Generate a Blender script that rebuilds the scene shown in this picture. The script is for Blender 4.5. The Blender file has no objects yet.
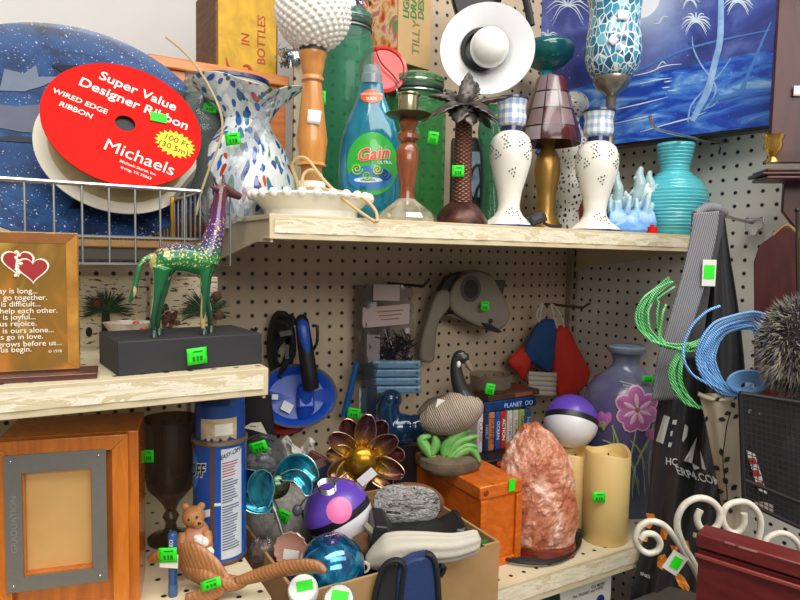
import bpy, bmesh, math, random
from mathutils import Matrix, Vector
random.seed(7)
PI=math.pi; rad=math.radians; sin=math.sin; cos=math.cos
COL=bpy.context.scene.collection
# ------------------------------------------------------------------ camera
CAM=Vector((-1.127,-1.116,1.5)); F=630.; YAW=rad(30); PIT=rad(4.2); ROL=rad(1.2)
f0=Vector((sin(YAW)*cos(PIT),cos(YAW)*cos(PIT),-sin(PIT))); r0=Vector((cos(YAW),-sin(YAW),0)); u0=r0.cross(f0)
RR=r0*cos(ROL)+u0*sin(ROL); UU=u0*cos(ROL)-r0*sin(ROL); FH=Vector((sin(YAW),cos(YAW),0))
cd=bpy.data.cameras.new('camera'); cam=bpy.data.objects.new('camera',cd); COL.objects.link(cam)
cd.sensor_width=36; cd.lens=36*F/800; cd.clip_start=.02
cam.matrix_world=Matrix(((RR.x,UU.x,-f0.x,CAM.x),(RR.y,UU.y,-f0.y,CAM.y),(RR.z,UU.z,-f0.z,CAM.z),(0,0,0,1)))
bpy.context.scene.camera=cam
def ray(px,py): return f0+RR*((px-400)/F)+UU*((300-py)/F)
def at(px,py,x=None,y=None,z=None,d=None):
    v=ray(px,py)
    if d is None: d=(x-CAM.x)/v.x if x is not None else (y-CAM.y)/v.y if y is not None else (z-CAM.z)/v.z
    return CAM+v*d
def on(px,y,z):
    a,b=-800.,1400.
    for _ in range(50):
        m=(a+b)/2
        if at(px,m,y=y).z>z: a=m
        else: b=m
    return at(px,m,y=y),m
# ------------------------------------------------------------------ materials
def hx(c):
    if not isinstance(c,str): return tuple(c)[:3]
    c=c.lstrip('#'); o=[]
    for i in (0,2,4):
        v=int(c[i:i+2],16)/255; o.append(v/12.92 if v<=.04045 else ((v+.055)/1.055)**2.4)
    return tuple(o)
class NT:
    def __init__(s,name):
        s.m=bpy.data.materials.new(name); s.m.use_nodes=True; s.t=s.m.node_tree; s.b=s.t.nodes['Principled BSDF']; s.out=s.t.nodes['Material Output']
    def n(s,ty,**kw):
        x=s.t.nodes.new(ty)
        for k,v in kw.items():
            if k.startswith('i_'):
                key=k[2:]; key=int(key) if key.isdigit() else key.replace('_',' ')
                x.inputs[key].default_value=v
            else: setattr(x,k,v)
        return x
    def l(s,a,b): s.t.links.new(a,b)
    def math(s,op,a,b=None,c=None):
        x=s.n('ShaderNodeMath',operation=op)
        for i,v in enumerate((a,b,c)):
            if v is None: continue
            if isinstance(v,(int,float)): x.inputs[i].default_value=v
            else: s.l(v,x.inputs[i])
        return x.outputs[0]
    def mix(s,fac,a,b):
        x=s.n('ShaderNodeMix',data_type='RGBA')
        for i,v in ((0,fac),(6,a),(7,b)):
            if isinstance(v,(int,float)): x.inputs[i].default_value=v
            elif isinstance(v,(str,tuple)): x.inputs[i].default_value=hx(v)+(1,)
            else: s.l(v,x.inputs[i])
        return x.outputs[2]
    def ramp(s,fac,stops,interp='LINEAR'):
        x=s.n('ShaderNodeValToRGB'); e=x.color_ramp; e.interpolation=interp
        while len(e.elements)<len(stops): e.elements.new(.5)
        for el,(p,c) in zip(e.elements,stops): el.position=p; el.color=hx(c)+(1,)
        s.l(fac,x.inputs[0]); return x.outputs[0]
    def co(s,kind='Object',scale=(1,1,1),rot=(0,0,0)):
        t=s.n('ShaderNodeTexCoord'); mp=s.n('ShaderNodeMapping'); mp.inputs['Scale'].default_value=scale; mp.inputs['Rotation'].default_value=rot
        s.l(t.outputs[kind],mp.inputs[0]); return mp.outputs[0]
    def noise(s,co,scale,detail=3,rough=.5,dist=0):
        x=s.n('ShaderNodeTexNoise'); x.inputs['Scale'].default_value=scale; x.inputs['Detail'].default_value=detail; x.inputs['Roughness'].default_value=rough; x.inputs['Distortion'].default_value=dist
        s.l(co,x.inputs['Vector']); return x.outputs[0]
    def vor(s,co,scale,feature='F1',out=0,rand=1):
        x=s.n('ShaderNodeTexVoronoi',feature=feature); x.inputs['Scale'].default_value=scale; x.inputs['Randomness'].default_value=rand
        s.l(co,x.inputs['Vector']); return x.outputs[out]
    def base(s,c):
        if isinstance(c,(str,tuple)): s.b.inputs['Base Color'].default_value=hx(c)+(1,)
        else: s.l(c,s.b.inputs['Base Color'])
    def set(s,r=.5,metal=0,coat=0,spec=.5,sheen=0):
        s.b.inputs['Roughness'].default_value=r; s.b.inputs['Metallic'].default_value=metal; s.b.inputs['Coat Weight'].default_value=coat; s.b.inputs['Specular IOR Level'].default_value=spec
    def bump(s,h,st=.3,dist=.002):
        x=s.n('ShaderNodeBump'); x.inputs['Strength'].default_value=st; x.inputs['Distance'].default_value=dist
        s.l(h,x.inputs['Height']); s.l(x.outputs[0],s.b.inputs['Normal'])
_mc={}
def M(c,r=.5,metal=0,n=.18,ns=40,c2=None,bump=0,bs=200,coat=0,stretch=(1,1,1),spec=.5):
    key=(c,r,metal,n,ns,c2,bump,bs,coat,stretch)
    if key in _mc: return _mc[key]
    t=NT('paint_'+str(len(_mc))); t.set(r,metal,coat,spec)
    co=t.co(scale=stretch)
    a=hx(c); b=hx(c2) if c2 else tuple(v*.55 for v in a)
    f=t.noise(co,ns,4,.55); f=t.n('ShaderNodeMapRange',i_1=.35,i_2=.7,i_3=0.,i_4=n) if False else f
    mr=t.n('ShaderNodeMapRange'); t.l(f,mr.inputs[0]); mr.inputs[1].default_value=.35; mr.inputs[2].default_value=.72; mr.inputs[3].default_value=0; mr.inputs[4].default_value=n if not c2 else 1
    t.base(t.mix(mr.outputs[0],a,b))
    if bump: t.bump(t.noise(co,bs,3),bump)
    _mc[key]=t.m; return t.m
def wood(c,c2,scale=(6,60,60),r=.35,coat=.2,dist=3):
    key=('w',c,c2,scale,r)
    if key in _mc: return _mc[key]
    t=NT('wood_'+str(len(_mc))); t.set(r,0,coat)
    co=t.co(scale=scale); f=t.noise(co,1.,5,.6,dist)
    g=t.noise(t.co(scale=tuple(s*4 for s in scale)),1,3)
    f=t.math('ADD',t.math('MULTIPLY',f,.75),t.math('MULTIPLY',g,.25))
    t.base(t.ramp(f,[(.3,c2),(.62,c)])); t.bump(f,.12,.001)
    _mc[key]=t.m; return t.m
def glass(c,clear=.75,r=.03,key=None):
    k=('g',c,clear,r)
    if k in _mc: return _mc[k]
    t=NT('glass_'+str(len(_mc))); a=hx(c)
    tr=t.n('ShaderNodeBsdfTransparent'); tr.inputs[0].default_value=tuple(a)+(1,)
    t.base(tuple(v**2.3*.6+.01 for v in a)); t.set(r,0,0,.8)
    fr=t.n('ShaderNodeLayerWeight'); fr.inputs[0].default_value=.35
    fac=t.math('ADD',t.math('MULTIPLY',t.math('POWER',fr.outputs['Facing'],2.5),.75),(1-clear)*.8)
    fac=t.math('MINIMUM',fac,1.)
    mx=t.n('ShaderNodeMixShader'); t.l(fac,mx.inputs[0]); t.l(tr.outputs[0],mx.inputs[1]); t.l(t.b.outputs[0],mx.inputs[2]); t.l(mx.outputs[0],t.out.inputs[0])
    _mc[k]=t.m; return t.m
# ------------------------------------------------------------------ mesh builder
def RX(a): return Matrix.Rotation(rad(a),4,'X')
def RY(a): return Matrix.Rotation(rad(a),4,'Y')
def RZ(a): return Matrix.Rotation(rad(a),4,'Z')
def TR(x,y=0,z=0): return Matrix.Translation(Vector((x,y,z)) if not hasattr(x,'__len__') else Vector(x))
FACE=RX(90)
def smooth_path(pts,n=6,closed=False):
    P=[Vector(p) for p in pts]; o=[]; N=len(P)
    rng=range(N if closed else N-1)
    for i in rng:
        if closed: a,b,c,d=P[i-1],P[i],P[(i+1)%N],P[(i+2)%N]
        else: a,b,c,d=P[max(i-1,0)],P[i],P[i+1],P[min(i+2,N-1)]
        for j in range(n):
            t=j/n; o.append(.5*((2*b)+(c-a)*t+(2*a-5*b+4*c-d)*t*t+(3*b-a-3*c+d)*t**3))
    if not closed: o.append(P[-1])
    return o
class MB:
    def __init__(s,k=1.): s.k=k; s.v=[]; s.f=[]
    def add(s,V,Fc,m=None):
        b=len(s.v)
        for p in V:
            p=Vector(p); s.v.append(m@p if m else p)
        s.f+= [tuple(i+b for i in f) for f in Fc]; return s
    def lathe(s,prof,seg=32,m=None,wob=None,sx=1,sy=1,capb=True,capt=True):
        V=[];Fc=[];n=len(prof)
        for i,(r,z) in enumerate(prof):
            for j in range(seg):
                a=2*PI*j/seg; rr=max(r,.0005); dz=0
                if wob: rr,dz=wob(rr,z,a,i)
                V.append((rr*cos(a)*sx,rr*sin(a)*sy,z+dz))
        for i in range(n-1):
            for j in range(seg):
                j2=(j+1)%seg; Fc.append((i*seg+j,i*seg+j2,(i+1)*seg+j2,(i+1)*seg+j))
        if capb: Fc.append(tuple(range(seg-1,-1,-1)))
        if capt: Fc.append(tuple((n-1)*seg+j for j in range(seg)))
        return s.add(V,Fc,m)
    def box(s,c,sz,m=None,taper=1):
        x,y,z=[q/2 for q in sz]; t=taper
        V=[(-x,-y,-z),(x,-y,-z),(x,y,-z),(-x,y,-z),(-x*t,-y*t,z),(x*t,-y*t,z),(x*t,y*t,z),(-x*t,y*t,z)]
        T=TR(c); 
        return s.add(V,[(3,2,1,0),(4,5,6,7),(0,1,5,4),(1,2,6,5),(2,3,7,6),(3,0,4,7)],(T@m) if m else T)
    def ball(s,c,r,m=None,seg=24,rings=14):
        r=(r,r,r) if not hasattr(r,'__len__') else r
        V=[];Fc=[]
        for i in range(1,rings):
            t=PI*i/rings
            for j in range(seg): V.append((r[0]*sin(t)*cos(2*PI*j/seg),r[1]*sin(t)*sin(2*PI*j/seg),-r[2]*cos(t)))
        b=len(V); V+=[(0,0,-r[2]),(0,0,r[2])]
        for i in range(rings-2):
            for j in range(seg):
                j2=(j+1)%seg; Fc.append((i*seg+j,i*seg+j2,(i+1)*seg+j2,(i+1)*seg+j))
        for j in range(seg):
            j2=(j+1)%seg; Fc.append((b,j2,j)); Fc.append((b+1,(rings-2)*seg+j,(rings-2)*seg+j2))
        T=TR(c); return s.add(V,Fc,(T@m) if m else T)
    def tube(s,pts,r,seg=8,closed=False,n=0,flat=1,up=None):
        P=smooth_path(pts,n,closed) if n else [Vector(p) for p in pts]
        N=len(P)
        if hasattr(r,'__len__'):
            R=[]
            for i in range(N):
                q=i/(N-1)*(len(r)-1); a=int(min(q,len(r)-2)); R.append(r[a]+(r[a+1]-r[a])*(q-a))
        else: R=[r]*N
        V=[];Fc=[];ref=None
        for i in range(N):
            t=(P[(i+1)%N]-P[i-1]) if closed else (P[min(i+1,N-1)]-P[max(i-1,0)])
            t=t.normalized() if t.length>1e-9 else Vector((0,0,1))
            if ref is None:
                ref=Vector(up) if up else (Vector((0,0,1)) if abs(t.z)<.9 else Vector((1,0,0)))
            a=(ref-t*ref.dot(t)); a=a.normalized() if a.length>1e-6 else t.orthogonal().normalized()
            b=t.cross(a); ref=a if not up else Vector(up)
            for j in range(seg):
                g=2*PI*j/seg; V.append(P[i]+(a*cos(g)*flat+b*sin(g))*R[i])
        for i in range(N if closed else N-1):
            i2=(i+1)%N
            for j in range(seg):
                j2=(j+1)%seg; Fc.append((i*seg+j,i*seg+j2,i2*seg+j2,i2*seg+j))
        if not closed: Fc+= [tuple(range(seg-1,-1,-1)),tuple((N-1)*seg+j for j in range(seg))]
        return s.add(V,Fc)
    def prism(s,poly,y0=0,y1=1,m=None):
        n=len(poly); V=[(x,y0,z) for x,z in poly]+[(x,y1,z) for x,z in poly]
        return s.add(V,[tuple(range(n)),tuple(range(2*n-1,n-1,-1))]+[(i,n+i,n+(i+1)%n,(i+1)%n) for i in range(n)],m)
    def poly(s,pts): return s.add(pts,[tuple(range(len(pts)))])
    def sheet(s,fn,nu,nv,closeu=False,m=None):
        V=[fn(i/(nu if closeu else nu-1),j/(nv-1)) for j in range(nv) for i in range(nu)]
        Fc=[(j*nu+i,j*nu+(i+1)%nu,(j+1)*nu+(i+1)%nu,(j+1)*nu+i) for j in range(nv-1) for i in range(nu if closeu else nu-1)]
        return s.add(V,Fc,m)
    def text(s,body,size,fn,bold=.02,sx=1,shear=0,ax='CENTER'):
        cu=bpy.data.curves.new('t','FONT'); cu.body=body; cu.size=size; cu.align_x=ax; cu.align_y='CENTER'; cu.resolution_u=3; cu.offset=bold*size*.4; cu.shear=shear
        ob=bpy.data.objects.new('t',cu); me=ob.to_mesh()
        V=[fn(v.co.x*sx,v.co.y) for v in me.vertices]; Fc=[tuple(p.vertices) for p in me.polygons]
        ob.to_mesh_clear(); bpy.data.objects.remove(ob); bpy.data.curves.remove(cu)
        return s.add(V,Fc)
    def build(s,name,mat,parent=None,bevel=0,remesh=0,solid=0,sub=0,flat=False,label=None,ang=40,kind=None):
        me=bpy.data.meshes.new(name); me.from_pydata([tuple(v*s.k) for v in s.v],[],s.f); me.validate(); me.update()
        for mm in (mat if isinstance(mat,(list,tuple)) else [mat]): me.materials.append(mm)
        o=bpy.data.objects.new(name,me); COL.objects.link(o)
        if not flat:
            me.polygons.foreach_set('use_smooth',[True]*len(me.polygons))
            if not remesh and not sub:
                try: me.set_sharp_from_angle(angle=rad(ang))
                except Exception: pass
        if parent is not None: o.parent=parent.o if isinstance(parent,Th) else parent
        if solid: q=o.modifiers.new('s','SOLIDIFY'); q.thickness=solid*s.k; q.offset=0
        if bevel: q=o.modifiers.new('b','BEVEL'); q.width=bevel*s.k; q.segments=2; q.limit_method='ANGLE'; q.angle_limit=rad(40)
        if remesh:
            q=o.modifiers.new('r','REMESH'); q.mode='VOXEL'; q.voxel_size=remesh*s.k; q.use_smooth_shade=True
            q=o.modifiers.new('sm','SMOOTH'); q.factor=.5; q.iterations=3
        if sub: q=o.modifiers.new('u','SUBSURF'); q.levels=sub; q.render_levels=sub
        if label: o['label']=label
        if kind: o['kind']=kind
        return o
class Th:
    """a thing: an Empty at its base; q() gives its local coordinates (in units of k) of what the lens sees at a pixel"""
    def __init__(s,name,label,cat,px,py=None,x=None,y=None,z=None,d=None,rot=-30,group=None,loc=None):
        if loc is not None: s.loc=Vector(loc)
        elif py is None: s.loc,py=on(px,y,z)
        else: s.loc=at(px,py,x=x,y=y,z=z,d=d)
        s.px,s.pb=px,py
        s.k=(s.loc-CAM).dot(f0)/F; s.rot=rot
        s.o=bpy.data.objects.new(name,None); COL.objects.link(s.o); s.o.location=s.loc; s.o.rotation_euler=(0,0,rad(rot)); s.o.empty_display_size=.01
        s.o['label']=label; s.o['category']=cat
        if group: s.o['group']=group
        s.inv=Matrix.Rotation(-rad(rot),3,'Z')
    def pl(s,px,py,dy=0):
        v=ray(px,py); n=Vector((-sin(rad(s.rot)),cos(rad(s.rot)),0)); d=((s.loc-CAM).dot(n)+dy*s.k)/v.dot(n); return s.loc_(CAM+v*d)
    def loc_(s,P): return (s.inv@(P-s.loc))/s.k
    def q(s,px,py,dy=0):
        v=ray(px,py); d=((s.loc-CAM).dot(FH)+dy*s.k)/v.dot(FH); return s.loc_(CAM+v*d)
    def w(s,px,py,**kw): return s.loc_(at(px,py,**kw))
    def z(s,py): return s.q(s.px,py).z
    def mb(s): return MB(s.k)
    def lathe(s,name,prof,mat,parent=None,seg=32,mb=None,**kw):
        bk={a:kw.pop(a) for a in list(kw) if a in('bevel','solid','sub','label','flat','ang','remesh')}
        m=s.mb().lathe([(r,s.z(p)) for r,p in prof],seg,**kw); return m.build(name,mat,parent or s,**bk)
    def sticker(s,px,py,dy,w=12,h=10,rot=0,col='#2be01e',parent=None,name='price_sticker',yaw=0,tilt=0):
        c=s.q(px,py,dy); m=s.mb(); R=RZ(-30-s.rot+yaw)@RY(rot)@RX(tilt)
        def fn(u,v):
            a,b=(u-.5)*w,(v-.5)*h
            return (a,-.35+.10*abs(u-.5)*2,b)
        m.sheet(fn,5,4,m=TR(c)@R)
        for i in range(2): m2=None
        o=m.build(name,STK if col=='#2be01e' else M(col,.6,n=.05),parent or s,solid=.3)
        if col=='#2be01e':
            d=s.mb(); T=TR(c)@R
            for (a,b,ww,hh) in ((.05,.28,.5,.07),(-.18,-.16,.12,.3),(.02,-.16,.1,.3),(.2,-.16,.14,.3)):
                d.box((a*w,-.75,b*h),(ww*w,.25,hh*h)); 
            d2=s.mb(); d2.add(d.v,d.f,T); d2.build('price_print',M('#0d6a10',.7,n=.05),o)
        return o
def copy_tree(o,parent=None):
    c=o.copy(); COL.objects.link(c)
    if parent: c.parent=parent
    for ch in list(o.children): copy_tree(ch,c)
    return c
t=NT('green_sticker'); t.base('#22d818'); t.set(.55); t.b.inputs['Emission Color'].default_value=hx('#22e018')+(1,); t.b.inputs['Emission Strength'].default_value=.05; STK=t.m  # slight emission added, so the stickers glow a little by themselves
def tag(o,label,cat,group=None):
    o['label']=label; o['category']=cat
    if group: o['group']=group
    return o
def struct(o): o['kind']='structure'; return o
# ------------------------------------------------------------------ shared materials
def pegboard(name,axis,ph,base,dark_tone):
    t=NT(name); t.set(.6)
    g=t.n('ShaderNodeTexCoord'); sp=t.n('ShaderNodeSeparateXYZ'); t.l(g.outputs['Object'],sp.inputs[0])
    def cell(o,p): return t.math('SUBTRACT',t.math('FRACT',t.math('ADD',t.math('DIVIDE',t.math('SUBTRACT',o,p),.0254),100.5)),.5)
    a=cell(sp.outputs[0],ph[0]); b=cell(sp.outputs[axis],ph[1])
    r=t.math('SQRT',t.math('ADD',t.math('POWER',t.math('ABSOLUTE',a),2.),t.math('POWER',t.math('ABSOLUTE',b),2.)))
    hole=t.math('LESS_THAN',r,.135); rim=t.math('LESS_THAN',r,.17)
    n=t.noise(g.outputs['Object'],9,4); col=t.mix(t.math('MULTIPLY',n,.5),base,dark_tone)
    col=t.mix(t.math('MULTIPLY',rim,.5),col,dark_tone); col=t.mix(hole,col,'#0c0a08'); t.base(col)  # hole rims mixed halfway towards the darker colour
    t.bump(t.math('SUBTRACT',1.,rim),.4,.002); return t.m
CREAM=M('#cdbf9f',.45,n=.25,ns=25,c2='#bfae8c')
CHROME=M('#b8b8ba',.22,1,n=.1); STEEL=M('#8d8d8c',.35,.9,n=.15); BLACK=M('#121214',.5,n=.1); BLACKG=M('#0d0d10',.2,coat=.4,n=.1)
WHITEG=M('#f0efe8',.15,n=.05,coat=.5); WHITEP=M('#e6e4de',.6,n=.08)
GOLD=M('#b8893a',.28,.9,n=.25); BRASS=M('#c9a050',.25,1,n=.2)
# ------------------------------------------------------------------ setting
ZT,YT=1.546,-.36; ZL,YL=1.366,-.42; ZB,YB=1.097,-.43; ZR,YR=1.015,-.42; XS=-.885
A2=3.76
h=at(342.4,274,y=0)
PEG=pegboard('pegboard_shaded',2,(h.x,h.z),'#c9b59b','#8d7a63')  # tan back board: the shade under the shelf is put into its colour
v=ray(777.5,190); tt=math.tan(rad(A2)); d=-(CAM.x+tt*CAM.y)/(v.x+tt*v.y); h2=CAM+v*d
PEGR=pegboard('pegboard_lit',2,(math.hypot(h2.x,h2.y),h2.z),'#e6e2d9','#aaa294')  # paler copy of the same board, its brighter light put into the colour
def slab(name,lo,hi,mat,rotz=0):
    m=MB(); c=[(a+b)/2 for a,b in zip(lo,hi)]; m.box(c,[b-a for a,b in zip(lo,hi)]); o=m.build(name,mat,flat=True); o.rotation_euler=(0,0,rad(rotz)); return struct(o)
slab('wall_back',(-.715,0,.2),(0,.006,2.3),PEG)
slab('wall_left',(-1.9,.0,.2),(-.715,.006,1.52),PEG)
slab('wall_right',(0,0,.2),(1.15,.006,2.4),PEGR,-90+A2)
slab('wall_rear',(-2.6,.5,0),(.6,.52,2.9),M('#e4e2e0',.8,n=.1,ns=6))
slab('floor',(-3,-3,-.02),(2.2,.6,0),M('#8b857b',.5,n=.3,ns=8))
slab('trim_1',(-1.0,-.98,0),(.04,-.46,.95),M('#4b4640',.6))
# slotted corner upright
m=MB(); m.box((-.011,-.009,1.2),(.022,.016,2.0)); o=struct(m.build('trim_2',M('#9c8b74',.5)))
m=MB()
for i in range(60): m.box((-.011,-.0175,.6+i*.026),(.006,.0015,.014))
m.build('slot',BLACK,o)
m=MB(); m.box((XS-.003,-.012,.9),(.03,.02,1.2)); struct(m.build('trim_3',M('#8d7d68',.5)))
m=MB(); m.box((-1.35,-.003,1.497),(.95,.006,.035)); struct(m.build('trim_4',M('#7d7365',.5)))
def shelfmat(ph):
    t=NT('shelf_steel'); t.set(.5)
    g=t.n('ShaderNodeTexCoord'); sp=t.n('ShaderNodeSeparateXYZ'); t.l(g.outputs['Object'],sp.inputs[0])
    def cell(o,p,q): return t.math('MULTIPLY',t.math('SUBTRACT',t.math('FRACT',t.math('ADD',t.math('DIVIDE',o,p),100+q)),.5),p)
    a=cell(sp.outputs[0],.0254,0.); b=cell(sp.outputs[1],.042,.1)
    r=t.math('SQRT',t.math('ADD',t.math('MULTIPLY',a,a),t.math('MULTIPLY',b,b)))
    col=t.mix(t.noise(g.outputs['Object'],14),'#d8ccae','#c6b795'); t.base(t.mix(t.math('LESS_THAN',r,.0033),col,'#17130e')); return t.m
SHM=shelfmat(0)
t=NT('torn_label'); t.set(.7); co=t.co(scale=(8,1,40)); n=t.noise(co,2.2,6,.7,.6)
t.base(t.ramp(n,[(.36,'#cdbf9f'),(.45,'#d9cfb6'),(.53,'#e2dac6'),(.56,'#c6b48d'),(.66,'#d0c3a4')])); t.bump(n,.5,.002); TORN=t.m
def shelf(name,label,x0,x1,yf,z,lip=.031,yb=-.012):
    t=Th(name,label,'shelf',0,0,d=1,rot=0,loc=((x0+x1)/2,yf,z)); t.k=1; w=x1-x0
    m=MB(); m.box((0,(yb-yf)/2,-.003),(w,yb-yf,.006)); m.build('deck',SHM,t)
    m=MB(); m.box((0,-.0015,-lip/2),(w,.003,lip)); m.box((0,.012,-lip+.0015),(w,.024,.003)); m.build('price_rail',CREAM,t,bevel=.0007)
    m=MB()
    def fn(u,v): return ((u-.5)*(w-.012),-.0042+.0006*sin(u*90)*sin(v*5),-.004-v*lip*.62)
    m.sheet(fn,60,5); m.build('label_strip',TORN,t)
    for sx in (-1,1):
        m=MB(); x=sx*(w/2-.004)
        m.prism([(0,0),(yb-yf,0),(yb-yf,-.075),(yb-yf-.06,-.06),(.06,-.028),(0,-lip+.002)],-.0015,.0015,m=TR(x,0,-.006)@RZ(90)); m.build('bracket',CREAM,t)
    return t
shelf('metal_shelf','cream metal shelf holding the lamps, candlesticks and glass jars, torn paper on its edge',-.879,-.004,YT,ZT)
shelf('metal_shelf','cream metal shelf under the giraffe statue and amber plaque with a torn label strip',-1.75,-.899,YL,ZL)
shelf('metal_shelf','cream perforated shelf under the oven cleaner can and wooden picture box',-1.75,-.897,YB,ZB)
shelf('metal_shelf','cream perforated metal shelf under the salt lamp and the two pillar candles',-.89,-.004,YR,ZR,.04)
# wire basket
t=Th('wire_basket','grey wire basket shelf holding the ribbon spool and navy plate','basket',0,0,rot=0,loc=(-1.35,-.345,1.482)); t.k=1
zt=at(100,185,y=-.345).z-1.482
m=MB(); 
for x in (-.43,.392): m.tube([(x,0,zt),(x,.33,zt)],.0022)
m.tube([(-.43,0,zt),(.392,0,zt)],.0026); m.tube([(-.43,.33,zt),(.392,.33,zt)],.0026); m.build('rim',CHROME,t)
m=MB()
for i in range(33):
    x=-.43+i*.0268
    m.tube([(x,0,zt),(x,0,0)],.0013,6); m.tube([(x,0,0),(x,.33,0)],.0013,6)
for i in range(13): m.tube([(.392,i*.0268,zt),(.392,i*.0268,0)],.0013,6)
for z in (0,.03): m.tube([(-.43,0,z),(.392,0,z)],.0018,6)
for y in (.08,.16,.24,.33): m.tube([(-.43,y,0),(.392,y,0)],.0016,6)
m.build('wires',STEEL,t)
# ------------------------------------------------------------------ left basket contents
# navy plate
t=Th('decorative_plate','large round navy plate painted with pale shapes and star specks behind the ribbon spool','plate',76,131,y=-.07); t.k*=1.05
Dm=RZ(22)@RY(14)@RX(90-33)
tm=NT('navy_plate'); tm.set(.25,0,.3); co=tm.co(); n=tm.noise(co,7,4,.6,1.2); n2=tm.noise(co,300,2,.5)
c=tm.ramp(n,[(.36,'#20283f'),(.46,'#2b4470'),(.56,'#2f5283'),(.62,'#232b45'),(.7,'#5d6c86')]); c=tm.mix(tm.math('GREATER_THAN',n2,.68),c,'#c9d6e8'); tm.base(c)
m=t.mb(); m.lathe([(0,-5),(85,-5),(122,2),(131,6),(131,8),(121,5),(85,-1),(0,-1)],72,m=Dm); m.build('dish',tm.m,t)
for nm,pts,cl in (('painted_shape',[(-70,25),(-40,20),(-18,12),(0,4),(-10,-8),(-32,-4),(-30,-22),(-52,-8),(-75,0)],'#5a5f6e'),('painted_shape',[(-70,-20),(-52,-28),(-40,-42),(-28,-62),(-46,-52),(-52,-66),(-58,-50),(-74,-48)],'#6a7588'),
    ('painted_shape',[(15,90),(28,84),(40,72),(62,66),(56,58),(38,62),(26,58),(20,72)],'#151b2b'),('painted_shape',[(-40,-72),(-10,-60),(0,-80),(-20,-84)],'#151b2b'),('painted_shape',[(-62,40),(-10,22),(14,30),(30,10),(-6,14),(-48,28)],'#1a2234')):
    m=t.mb(); m.prism(pts,-.3,.3,m=Dm@TR(0,0,-.2)@RX(-90)@Matrix.Scale(-1,4,(0,1,0)) if False else Dm@TR(0,0,-.4)@RX(90)); m.build(nm,M(cl,.4,n=.3,ns=60),t)
# ribbon spool
t=Th('ribbon_spool','spool of tan wired ribbon with red printed cardboard face','ribbon spool',125,124,y=-.205); t.k*=.94
Dm=RZ(22)@RY(19)@RX(90-30)
RED=M('#c4140b',.7,n=.05,spec=.15)
m=t.mb(); m.lathe([(10,0),(79,0),(79,1.5),(10,1.5)],64,m=Dm,capb=False,capt=False); m.lathe([(10,-.4),(10,1.5)],32,m=Dm,capb=False,capt=False); m.build('front_flange',RED,t)
m=t.mb(); m.lathe([(8,-45),(84,-45),(84,-43.5),(8,-43.5)],64,m=Dm); m.build('back_flange',M('#e3dccb',.6,n=.12),t)
m=t.mb(); m.lathe([(12,-43.5)]+[(70+(.8 if i%2 else 0),-43.5+i*1.5) for i in range(29)]+[(12,-.5)],64,m=Dm,capt=False); m.build('ribbon',M('#b9a57c',.45,n=.3,ns=80),t)
m=t.mb(); m.lathe([(.1,-3),(10,-3),(10,-.5)],32,m=Dm,capt=False); m.build('hub_hole',BLACK,t)
W=M('#f6efe6',.5,n=.03)
def on_disc(x0,y0,rot=0,sc=1,hh=1.9):
    ca,sa=cos(rad(rot)),sin(rad(rot))
    return lambda x,y: Dm@Vector((x0+x*ca-y*sa,y0+x*sa+y*ca,hh))
for tx,sz,x,y,bold in (('Super Value',17,0,48,.03),('Designer Ribbon',17,2,29,.03),('WIRED EDGE',9,-46,4,.025),('RIBBON',9,-46,-9,.025),('Michaels',21,26,-36,.0),('Michaels Stores, Inc.',4.5,28,-49,.01),('Irving, TX 75063',4.5,28,-56,.01)):
    m=t.mb(); m.text(tx,sz,on_disc(x,y),bold); m.build('lettering',W,t,flat=True)
m=t.mb(); m.poly([Dm@Vector((53+(22 if i%2 else 17.5)*cos(2*PI*i/40),-1+(18 if i%2 else 14)*sin(2*PI*i/40),1.9)) for i in range(40)]); m.build('starburst',M('#f3d21c',.5,n=.05),t,flat=True)
for tx,y in (('100 Ft',4),('(30.5m)',-7)):
    m=t.mb(); m.text(tx,10.5,on_disc(53,y,0,1,2.4),.01); m.build('lettering',M('#5a4312',.6),t,flat=True)
m=t.mb(); m.box((0,0,0),(17,12,.5),m=Dm@TR(28,24,3)@RZ(16)); o=m.build('price_sticker',STK,t)
# reed / thin curved cane
t=Th('cane_reed','thin curved tan cane strip arching beside the ribbon spool','cane',205,185,y=-.22)
m=t.mb(); m.tube([t.q(*p) for p in ((166,37),(182,50),(197,67),(212,92),(221,114),(222,132),(217,150),(208,172),(200,196),(196,215))],1.2,6,n=5); m.build('strip',M('#b9a983',.5),t)
t=Th('clear_film_disc','hazy clear plastic disc standing behind the red spool','plastic disc',165,140,y=-.13)
m=t.mb(); m.lathe([(0,0),(82,0),(82,1),(0,1)],64,m=TR(-18,0,0)@RY(22)@RX(50)); m.build('disc',glass('#c9cdca',.72,.2),t)
# glass jar
t=Th('glass_jar','clear glass jar with ribbed neck between the spool and swirled vase','jar',204,y=-.08,z=1.49)
t.lathe('body',[(22,225),(25,200),(25,130),(23,112),(17,103),(17,98),(19,96),(17,93),(19,90),(17,87),(19,84),(17,80),(18,76),(16,75),(15,80),(15,100),(21,115),(22,200)],glass('#eaf1ef',.8,.06))
t.sticker(210,108,-20,13,8,10)
# beaded frame under plate
t=Th('beaded_frame','gold beaded edge of an old frame lying under the navy plate','frame',130,248,y=-.24,rot=0)
m=t.mb(); m.box((-5,0,-6),(140,60,12)); m.build('backing',M('#3b352e',.6),t,bevel=1)
m=t.mb(); m.box((-5,-28,4),(150,8,9)); m.build('moulding',M('#8f6a38',.5,n=.4),t,bevel=2)
m=t.mb()
for i in range(46): m.ball((-75+i*3.2,-32,9),1.5,seg=8,rings=6)
m.build('beads',GOLD,t)
m=t.mb(); m.box((46,30,25),(4,3,62)); m.build('side_bar',GOLD,t,bevel=.5)
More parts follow.
